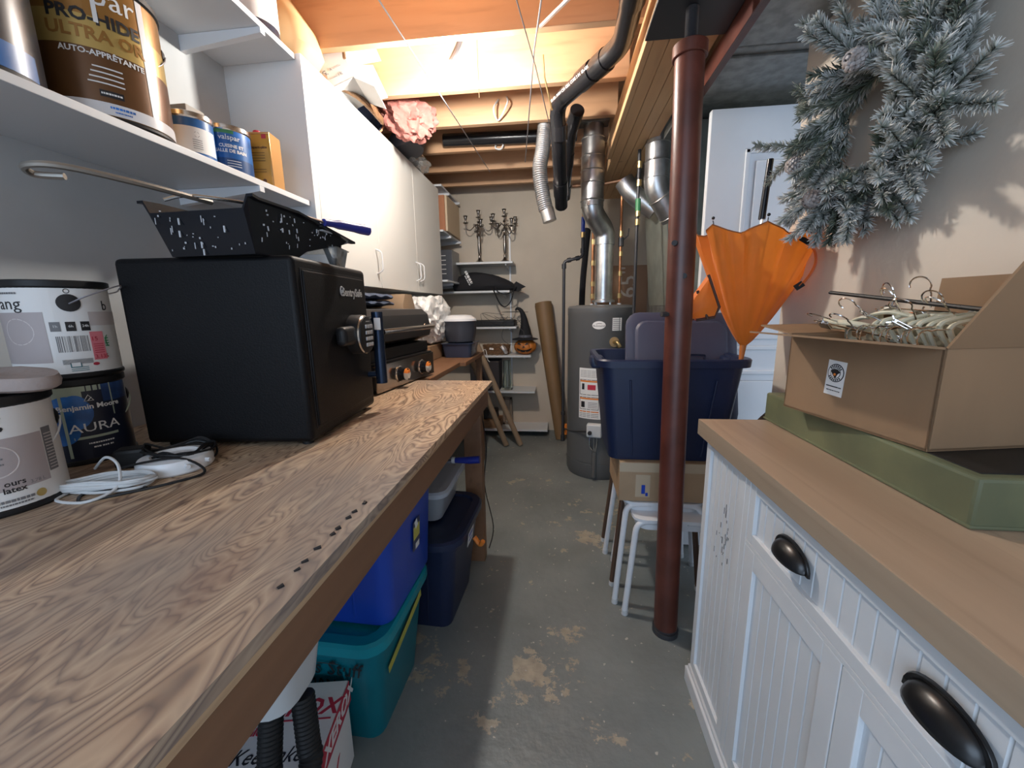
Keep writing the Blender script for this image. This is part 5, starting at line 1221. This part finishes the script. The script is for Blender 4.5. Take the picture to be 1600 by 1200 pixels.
# ---------------------------------------------------------------- back wall shelves
SH = [('upper shelf holding the candelabra', -.428, 1.715, (-1.30), WMEL), ('shelf under the black cloth bag', -.46, 1.448, -1.30, WMEL), ('shelf with the loose black wires', -.40, 1.103, -1.30, WMEL), ('shelf carrying the pumpkin and wicker basket', -.262, .822, -1.30, WMEL), ('lower shelf with the glass vase', -.225, .462, -1.30, WMEL), ('lowest white shelf just above the floor', -.100, .066, -1.30, WMEL)]
for nm, xr, z, xl, m in SH:
    shelf('wall_shelf', 'white back wall '+nm, (xl, xr), (3.865, 4.138), (z, z+.019), [[[V((xx, 3.90, z)), V((xx, 4.13, z)), V((xx, 4.13, z-.05)), V((xx, 3.90, z-.012))] for xx in (xr-.075, xr-.063)]], m, 'back wall shelves')
bm = B(); bx(bm, (-.49, -.475), (4.125, 4.139), (.5, 2.05)); tag(obj('shelf_standard', bm, WHITEM), 'slotted white upright strip behind the back shelves', 'shelf upright')
LS = [('top shelf holding the small tip bracket', 2.31), ('shelf holding the orange-brown carton', 1.95), ('shelf holding the grey carton', 1.535)]
for nm, z in LS:
    bm = None
    shelf('wall_shelf', 'white left wall '+nm, (-1.33, -.975 if z != 1.535 else -.955), (3.48, 4.05), (z, z+.016), [brx(3.70, -1.33, -.965, z-.001), brx(4.02, -1.33, -.950, z-.001)], WMEL, 'left wall end shelves')
t = thing('storage_box', 'orange-brown carton on the left end shelf beyond the cabinets', 'box', (-1.1, 3.8, 1.967)); bm = B(); bx(bm, (-1.25, -.975), (3.55, 4.0), (1.968, 2.26), .003); obj('carton', bm, mat('rust_carton', (.42, .17, .08), .6), t, True); bm = B(); bx(bm, (-.974, -.955), (3.56, 4.0), (1.968, 2.26), .002); obj('pale_spine', bm, mat('pale_wood_edge', (.62, .48, .32), .6), t, True)
t = thing('storage_box', 'grey carton with fine print on the left shelf by the black bag', 'box', (-1.1, 3.8, 1.552)); bm = B(); bx(bm, (-1.28, -.972), (3.72, 4.0), (1.553, 1.835), .003); obj('carton', bm, mat('grey_black_carton', (.055, .06, .075), .5), t, True); bm = B(); bx(bm, (-.9725, -.9705), (3.725, 3.995), (1.556, 1.832)); obj('side_face', bm, mat('silver_grey_card', (.22, .22, .22), .4), t, True)
bm = B()
for k in range(5): bx(bm, (-1.09+.01*(k % 2), -1.03), (3.7185, 3.7200), (1.62+k*.04, 1.626+k*.04))
obj('print', bm, PAPERW, t, True)
# candelabra
def candelabrum(label, x, y, s, rz):
    t = thing('candelabrum', label, 'candelabrum', (x, y, 1.734), rz, 'candelabra')
    bm = B(); lathe(bm, [(.058, 0), (.060, .006), (.045, .014), (.03, .022), (.018, .035), (.012, .05)], 24); obj('base', bm, SILVER, t)
    bm = B(); lathe(bm, [(.010, .045), (.013, .07), (.008, .085), (.013, .10), (.016, .16), (.013, .22), (.018, .25), (.009, .265), (.009, .30), (.015, .315), (.008, .33), (.008, .37), (.016, .38), (.008, .39), (.008, .41)], 16); obj('stem', bm, SILVER, t)
    def cup_(p, nm='candle_cup'):
        bm = B(); lathe(bm, [(.004, -.03), (.024, -.022), (.027, -.018), (.008, -.012), (.008, .004), (.013, .014), (.015, .034), (.022, .042), (.020, .045), (.012, .040)], 16, Matrix.Translation(p)); obj(nm, bm, SILVER, t)
    cup_((0, 0, .445))
    for k in range(4):
        a = k*PI/2+.35; lo = k % 2
        z0 = .285 if lo else .335; c, sn = math.cos(a), math.sin(a)
        bm = B(); tube(bm, crv([(0, 0, z0), (c*.03, sn*.03, z0+.02), (c*.05, sn*.05, z0+.0), (c*.085, sn*.085, z0-.030), (c*.12, sn*.12, z0-.015), (c*.125, sn*.125, z0+.03)], 5), .0045, 8); tube(bm, crv([(c*.03, sn*.03, z0+.02), (c*.045, sn*.045, z0+.03), (c*.05, sn*.05, z0+.015), (c*.042, sn*.042, z0+.01)], 4), .003, 6); obj('arm', bm, SILVER, t)
        cup_((c*.125, sn*.125, z0+.055))
    return t
candelabrum('left silver five-cup candelabrum on the top back shelf', -.765, 3.99, 1, 0)
candelabrum('right silver five-cup candelabrum on the top back shelf', -.515, 3.99, 1, .35)
# black bag
t = thing('cloth_bag', 'black cloth shoulder bag slumped on the back wall shelf', 'bag', (-.75, 3.99, 1.468))
bm = B(); rs = []
for k in range(13):
    f = k/12; x = -1.02+.66*f; hh = .20*math.sin(PI*min(1, f*.9+.12))**.6*(1-.35*f); dd = .10*(1-.3*f)
    rs.append([V((x, 3.985+dd*math.cos(a)*(1+.1*math.sin(5*f+a*3)), 1.469+max(0, hh*(.5+.55*math.sin(a))+.006*math.sin(9*f+a*4)))) for a in [2*PI*j/16 for j in range(16)]])
rings(bm, rs); obj('bag_body', bm, BLACKF, t, True)
bm = B(); tube(bm, crv([(-.62, 3.88, 1.49), (-.60, 3.845, 1.44), (-.55, 3.84, 1.34), (-.50, 3.84, 1.315), (-.45, 3.84, 1.36), (-.42, 3.85, 1.46), (-.42, 3.88, 1.50)], 5), .011, 8, flat=.3)
tube(bm, crv([(-.60, 3.88, 1.50), (-.57, 3.85, 1.455), (-.50, 3.84, 1.43), (-.43, 3.85, 1.455), (-.40, 3.88, 1.50)], 5), .010, 8, flat=.3); obj('strap', bm, BLACKF, t, True)
bm = B(); rings(bm, [[V((x, y, z)) for x, z in ((-.42, 1.53), (-.40, 1.55), (-.31, 1.50), (-.345, 1.485), (-.38, 1.455), (-.42, 1.46))] for y in (3.90, 3.94)]); obj('flap_corner', bm, BLACKF, t, True)
bm = B(); M = frame((-.855, 3.868, 1.595), (.45, 0, -.9), (.9, 0, .45)); marks(bm, M, .13, .024, 0); marks(bm, M, .10, .010, 0, .02, -.024, seed=2); obj('lettering', bm, PAPERW, t, True)
# wires on third shelf
rnd = random.Random(4)
bm = B()
for k in range(5):
    c = V((-.62+.05*k, 3.93+rnd.uniform(-.03, .05), 1.125)); tube(bm, crv([c+V((rnd.uniform(-.14, .14), rnd.uniform(-.07, .05), rnd.uniform(0, .14))) for _ in range(6)], 5), .002, 5)
tube(bm, crv([(-.52, 3.88, 1.13), (-.54, 3.84, 1.02), (-.46, 3.84, .95), (-.36, 3.85, .97), (-.33, 3.87, 1.07), (-.42, 3.88, 1.13)], 6), .002, 5)
tag(obj('wire_tangle', bm, INK), 'loose tangle of thin black wire drooping off the third back shelf', 'wire')
bm = B(); bx(bm, (-.85, -.42), (3.90, 4.1), (1.123, 1.185), .01); tag(obj('flat_case', bm, BLACKP), 'flat black case lying on the third back shelf', 'case')
# wicker basket
t = thing('wicker_basket', 'low brown wicker basket lined with foil beside the pumpkin', 'basket', (-.615, 3.97, .842))
bm = B()
for r_ in range(7):
    z = .008+r_*.014
    tube(bm, [(( .118+.003*r_)*math.cos(a)+.0, (.062+.002*r_)*math.sin(a), z+.003*math.sin(a*14+r_*PI)) for a in [2*PI*k/56 for k in range(56)]], .0075, 5, loop=True)
obj('woven_wall', bm, WICKER, t)
bm = B(); rings(bm, [[V((.10*s*math.cos(a), .05*s*math.sin(a), z)) for a in [2*PI*k/24 for k in range(24)]] for s, z in ((1, .004), (1, .01))]); obj('basket_floor', bm, WICKER, t)
bm = B(); tube(bm, crv([(.06, -.066, .09), (.09, -.072, .06), (.10, -.066, .03), (.115, -.05, .02)], 4), [.02, .022, .024, .024, .024, .024, .022, .02, .02, .018, .016, .014, .012], 8, flat=.4); tube(bm, [(-.06, -.068, .07), (-.02, -.07, .065)], .018, 6, flat=.4); obj('foil_lining', bm, mat('crumpled_foil', (.62, .60, .60), .3, .6, bump=.8, bscale=50), t)
# pumpkin with witch hat
t = thing('carved_pumpkin', 'orange jack-o-lantern with a grin on the fourth back shelf', 'pumpkin', (-.325, 3.965, .842))
bm = B(); rs = []
for i in range(11):
    ph = PI*i/10; rs.append([V(((.112*(1-.10*abs(math.sin(4.5*a))**.5*0-.07*(abs(math.cos(4.5*a)) < .25)))*max(.02, math.sin(ph))*math.cos(a), .098*(1-.07*(abs(math.cos(4.5*a)) < .25))*max(.02, math.sin(ph))*math.sin(a), .078-.078*math.cos(ph))) for a in [2*PI*k/54 for k in range(54)]])
rings(bm, rs); obj('pumpkin_body', bm, PUMP, t)
bm = B()
def pf(pts, y=-.1):
    def pr2(x, z):
        zz = (z-.078)/.080; xx = x/.114; yy = -.100*math.sqrt(max(0, 1-xx*xx-zz*zz*.95)); return V((x, yy-.0035, z))
    vs_ = [bm.verts.new(pr2(*p)) for p in pts]; bm.faces.new(vs_)
pf([(-.075, .105), (-.030, .10), (-.055, .125)]); pf([(.0, .10), (.045, .105), (.025, .125)]); pf([(-.022, .075), (.008, .075), (-.006, .095)])
for k in range(8):
    x = -.075+k*.018; x2 = x+.018; f = lambda q: .050+((q+.003)**2)*4.2; pf([(x, f(x)), (x2, f(x2)), (x2, f(x2)-.020+.012*((k % 3) == 1)), (x, f(x)-.020)])
obj('carved_face', bm, INK, t)
t = thing('witch_hat', 'crooked black witch hat on the pumpkin head', 'hat', (-.325, 3.965, .99))
bm = B(); lathe(bm, [(.128, .990), (.130, .996), (.10, 1.004), (.068, 1.010), (.060, 1.05), (.045, 1.12)], 28, Matrix.Translation((-.325, 3.965, 0)), cap0=True); tube(bm, crv([(-.325, 3.965, 1.11), (-.335, 3.965, 1.20), (-.36, 3.965, 1.27), (-.40, 3.965, 1.295), (-.42, 3.965, 1.275)], 5), [.047, .044, .040, .037, .034, .031, .028, .026, .024, .022, .020, .018, .017, .016, .014, .012, .011, .010, .008, .006, .004], 16); obj('cone', bm, BLACKF, t, True)
bm = B(); lathe(bm, [(.0675, 1.012), (.066, 1.035), (.063, 1.036)], 28, Matrix.Translation((-.325, 3.965, 0)), cap0=False, cap1=False); obj('hat_band', bm, mat('grey_ribbon', (.12, .12, .14), .4), t, True)
bm = B(); tube(bm, crv([(-.78, 3.90, .844), (-.72, 3.89, .90), (-.70, 3.875, .845), (-.69, 3.86, .80), (-.67, 3.855, .78)], 4), .004, 6); tag(obj('white_ribbon', bm, PAPERW), 'curled white ribbon hanging off the pumpkin shelf', 'ribbon')
# lower items
t = bin_('fabric_bin', 'dark brown fabric bin on the lower back shelf beside a glass vase', (-.73, 3.99, .482), 0, .29, .20, .30, .006, mat('dark_fabric', (.045, .04, .045), .8), rim=.001, rimh=.01, cat='bin', grooves=False, rad=.01)
t = thing('glass_vase', 'clear glass vase standing on the lower back shelf', 'vase', (-.51, 3.96, .482)); bm = B(); lathe(bm, [(.052, 0), (.056, .01), (.050, .06), (.040, .16), (.038, .30), (.034, .30), (.036, .16), (.046, .06), (.045, .02)], 28); obj('vase_body', bm, GLASS, t)
t = thing('wooden_crate', 'low brown wooden crate with framed pieces on the lowest shelf', 'crate', (-.75, 3.98, .086))
bm = B(); bx(bm, (-.98, -.58), (3.89, 4.10), (.087, .17), .004); obj('crate_body', bm, wood('crate_wood', (.22, .12, .06), (.34, .19, .10), 8, (.1, 1, 1)), t, True)
bm = B(); bx(bm, (-.93, -.62), (3.93, 4.05), (.171, .27), .01); tag(obj('dark_bundle', bm, mat('dark_bundle_cloth', (.05, .045, .045), .8, bump=.5, bscale=30)), 'dark bundle lying on the wooden crate', 'bundle')
t = thing('picture_frame', 'upright small wooden frame leaning at the end of the crate', 'frame', (-.53, 4.0, .086), 0)
bm = B()
for (x0, x1, z0, z1) in ((-.575, -.55, .087, .38), (-.50, -.475, .087, .38), (-.575, -.475, .087, .11), (-.575, -.475, .355, .38)): bx(bm, (x0, x1), (4.03, 4.05), (z0, z1), .002)
obj('frame_moulding', bm, mat('grey_brown_wood', (.22, .17, .13), .6), t, True)
# ---------------------------------------------------------------- things between bench and cabinets
t = thing('folded_jeans', 'folded blue-grey denim lying on the griddle lid under the cabinets', 'folded clothes', (-1.03, 1.9, 1.32))
bm = B(); rnd = random.Random(9)
bx(bm, (-1.32, -1.165), (1.50, 2.32), (.952, 1.30), .01, 0)
tag(obj('dark_carton', bm, mat('navy_carton', (.04, .045, .07), .7)), 'dark carton standing behind the griddle against the wall', 'box')
for k in range(2):
    bm = B(); z = 1.319+k*.036; rs = []
    for i in range(15):
        y = 1.66+.50*i/14; rs.append([V((-1.03+.13*math.cos(a)*(1-.04*k), y, z+.016+.016*math.sin(a)+.005*math.sin(i*1.7+a*3+k))) for a in [2*PI*j/16 for j in range(16)]])
    rings(bm, rs); obj('denim_layer', bm, DENIM, t, True)
t = thing('paper_bag', 'brown paper bag between the folded denim and the white bag', 'bag', (-1.0, 2.44, .95))
bm = B(); rings(bm, [rrect(.26, .20, .01, .951, 2, -1.06, 2.46), rrect(.27, .21, .01, 1.25, 2, -1.06, 2.46), rrect(.24, .20, .01, 1.33, 2, -1.05, 2.46), rrect(.20, .12, .01, 1.395, 2, -1.03, 2.46)]); obj('bag_body', bm, mat('brown_paper', (.26, .18, .11), .7, bump=.3, bscale=10), t, True)
t = thing('plastic_tub', 'dark translucent blue tub beneath the pot with the white cover', 'tub', (-.74, 2.98, .946))
bm = B(); rings(bm, [rrect(.20, .24, .03, .946, 4, -.74, 2.98), rrect(.23, .28, .03, 1.045, 4, -.74, 2.98), rrect(.25, .30, .035, 1.047, 4, -.74, 2.98), rrect(.25, .30, .035, 1.05, 4, -.74, 2.98)]); obj('tub_body', bm, mat('smoky_blue_plastic', (.05, .07, .13), .2, trans=.3), t, True)
t = thing('cardboard_box', 'low carton under the crumpled white plastic bag', 'box', (-1.02, 2.86, .946))
bm = B(); bx(bm, (-1.2, -.87), (2.64, 3.1), (.946, 1.05), .004); obj('carton', bm, CARD, t, True)
t = thing('plastic_bag', 'crumpled white plastic bag bulging under the end cabinet', 'bag', (-.98, 2.85, 1.05))
bm = B(); bmesh.ops.create_icosphere(bm, subdivisions=5, radius=1)
from mathutils import noise as mn
for v in bm.verts:
    p = v.co.copy(); d = mn.fractal(p*2.2, 1.0, 2.0, 4); c = abs(mn.noise(p*4.5)); k = 1+.16*d-.22*c
    q = V((max(-.9, min(.9, p.x*1.15)), max(-.92, min(.92, p.y*1.1)), max(-.85, min(.85, p.z*1.2))))*k
    v.co = V((-.965+q.x*.15, 2.86+q.y*.26, 1.226+q.z*.19))
    v.co.z = max(1.052, v.co.z)
obj('bag_body', bm, BAGW, t, True)
t = thing('cooking_pot', 'dark lidded pot with a white cover beyond the griddle', 'pot', (-.74, 2.98, 1.051))
bm = B(); lathe(bm, [(.09, 0), (.11, .01), (.125, .10), (.125, .15), (.13, .16)], 36); obj('pot_body', bm, mat('dark_grey_enamel', (.04, .045, .06), .35), t)
bm = B(); lathe(bm, [(.128, .160), (.125, .175), (.09, .20), (.05, .205)], 36); obj('white_cover', bm, WPLAS, t)
bm = B(); tube(bm, crv([(-.12, .03, .13), (-.18, .03, .14), (-.18, -.03, .14), (-.12, -.03, .13)], 4), .012, 8); obj('pot_handle', bm, BLACKP, t)
# ---------------------------------------------------------------- things on top of the cabinets
t = thing('open_carton', 'white cardboard carton with open flaps on top of the cabinets', 'box', (-1.09, 2.02, 2.287), math.radians(20))
t.rotation_euler = (math.radians(0), math.radians(-24), math.radians(10)); t.location = (-1.075, 1.98, 2.345)
GC = mat('white_grey_carton', (.56, .55, .54), .6); th = .004
bm = B(); bx(bm, (-.13, -.13+th), (-.10, .13), (-.08, .10)); bx(bm, (-.13, .13), (-.10, -.10+th), (-.08, .10)); bx(bm, (-.13, .13), (.13-th, .13), (-.08, .10)); bx(bm, (-.13, .13), (-.10, .13), (-.08, -.08+th)); bx(bm, (-.13, .13), (-.10, .13), (.10-th, .10)); obj('carton_walls', bm, GC, t)
def fl2(p, u, v, w_, h_): 
    bm = B(); M = frame(p, u, v); rings(bm, [[M @ V(q) for q in ((0, 0, z), (w_, 0, z), (w_-.01, h_, z), (.01, h_, z))] for z in (0, .003)]); obj('flap', bm, GC, t)
fl2((.13, -.10, .10), (0, 1, 0), (.45, 0, 1), .23, .10); fl2((.13, .13, .10), (0, 0, -1), (.9, .5, 0), .18, .11); fl2((.13, -.10, -.08), (0, 1, 0), (.8, 0, -.75), .23, .09); fl2((.13, .02, .10), (0, 1, 0), (1, 0, -.30), .11, .15)
bm = B(); M = frame((.07, -.1015, -.03), (1, 0, 0), (0, 0, 1)); txt(bm, 'G.', .028, M @ Matrix.Translation((-.05, .01, 0)), 0, bold=.0005); txt(bm, 'A ——', .018, M @ Matrix.Translation((.0, .014, 0)), 0); txt(bm, '—— I %', .018, M @ Matrix.Translation((-.01, -.018, 0)), 0)
obj('print', bm, INKG, t)
t = thing('wicker_hoop', 'curved wicker basket handle rising above the cabinet tops', 'basket', (-1.12, 1.86, 2.286))
bm = B(); tube(bm, crv([(-1.045, 1.84, 2.29), (-1.035, 1.84, 2.38), (-1.025, 1.845, 2.465), (-1.0, 1.85, 2.50), (-.965, 1.86, 2.495), (-.935, 1.87, 2.44), (-.93, 1.875, 2.38)], 6), .009, 8, flat=.6); obj('hoop', bm, WICKER, t, True)
bm = B()
for k in range(4): tube(bm, crv([(-1.06, 1.85, 2.295+k*.008), (-.96, 2.02, 2.30+k*.01), (-.955, 2.30, 2.298+k*.008)], 5), .008, 6)
obj('basket_rim', bm, WICKER, t, True)
t = thing('cream_bag', 'cream paper sack filling the space above the shelves', 'bag', (-1.16, 1.75, 2.286))
bm = B(); rings(bm, [[V((p.x, p.y, z+.01*math.sin(p.x*40))) for p in rrect(w_, d_, .05, 0, 4, cx_, cy_)] for z, w_, d_, cx_, cy_ in ((2.29, .26, .16, -1.17, 1.78), (2.36, .30, .18, -1.15, 1.78), (2.44, .28, .17, -1.16, 1.78), (2.56, .20, .14, -1.20, 1.78), (2.62, .12, .10, -1.22, 1.78))]); obj('sack', bm, CREAMP, t, True)
bm = B()
for k in range(90): pass
bmesh.ops.create_icosphere(bm, subdivisions=4, radius=1)
for v in bm.verts:
    p = v.co.copy(); k = 1+.25*mn.fractal(p*2.5, 1, 2, 4); v.co = V((-1.24+p.x*.085*k, 1.60+p.y*.12*k, 2.50+p.z*.11*k))
tag(obj('insulation', bm, PINKF), 'pink fibreglass insulation stuffed above the cream sack', 'insulation')
bm = B(); bmesh.ops.create_icosphere(bm, subdivisions=5, radius=1)
for v in bm.verts:
    p = v.co.copy(); k = 1+.30*mn.fractal(p*2.4, 1, 2, 5)+.10*mn.noise(p*7); v.co = V((-.87+p.x*.15*k-.05*p.z, 2.46+p.y*.10*k, 2.395+p.z*.13*k))
tag(obj('insulation', bm, PINKF), 'torn pink fibreglass insulation hanging between joists beyond the cabinets', 'insulation')
t = thing('plant_pot', 'dark blue pot with terracotta rim lying on its side on the cabinets', 'pot', (-1.06, 2.33, 2.30))
M = axis((-1.14, 2.50, 2.375), (-1.0, 2.30, 2.375)); bm = B(); lathe(bm, [(.055, -.05), (.078, .10), (.078, .105), (.068, .105), (.05, -.04)], 28, M); obj('pot_body', bm, mat('blue_black_glaze', (.02, .025, .045), .2), t, True)
bm = B(); lathe(bm, [(.079, .085), (.084, .09), (.084, .11), (.076, .112), (.072, .10)], 28, M, cap0=False, cap1=False); obj('pot_rim', bm, mat('terracotta', (.55, .26, .13), .6), t, True)
t = thing('grey_cap', 'dark grey folded cap perched behind the blue pot', 'cap', (-.98, 2.62, 2.287))
bm = B(); rings(bm, [[V((-1.0+.12*s*math.cos(a), 2.78+.14*s*math.sin(a), z+.03*math.cos(a))) for a in [2*PI*k/24 for k in range(24)]] for s, z in ((.9, 2.32), (1, 2.35), (.95, 2.40), (.7, 2.45), (.2, 2.465))]); obj('cap_crown', bm, mat('dark_grey_cloth', (.10, .10, .11), .7), t, True)
t = thing('silver_parcel', 'shiny silver wrapped parcel at the far cabinet top edge', 'parcel', (-1.05, 2.95, 2.287))
bm = B(); bmesh.ops.create_icosphere(bm, subdivisions=4, radius=1)
for v in bm.verts:
    p = v.co.copy(); k = 1+.22*mn.fractal(p*2.6, 1, 2, 4); v.co = V((-1.05+p.x*.11*k, 3.02+p.y*.20*k, max(2.288, 2.345+p.z*.06*k)))
obj('wrapping', bm, mat('silver_foil_wrap', (.62, .62, .62), .22, .8, bump=.8, bscale=18), t, True)
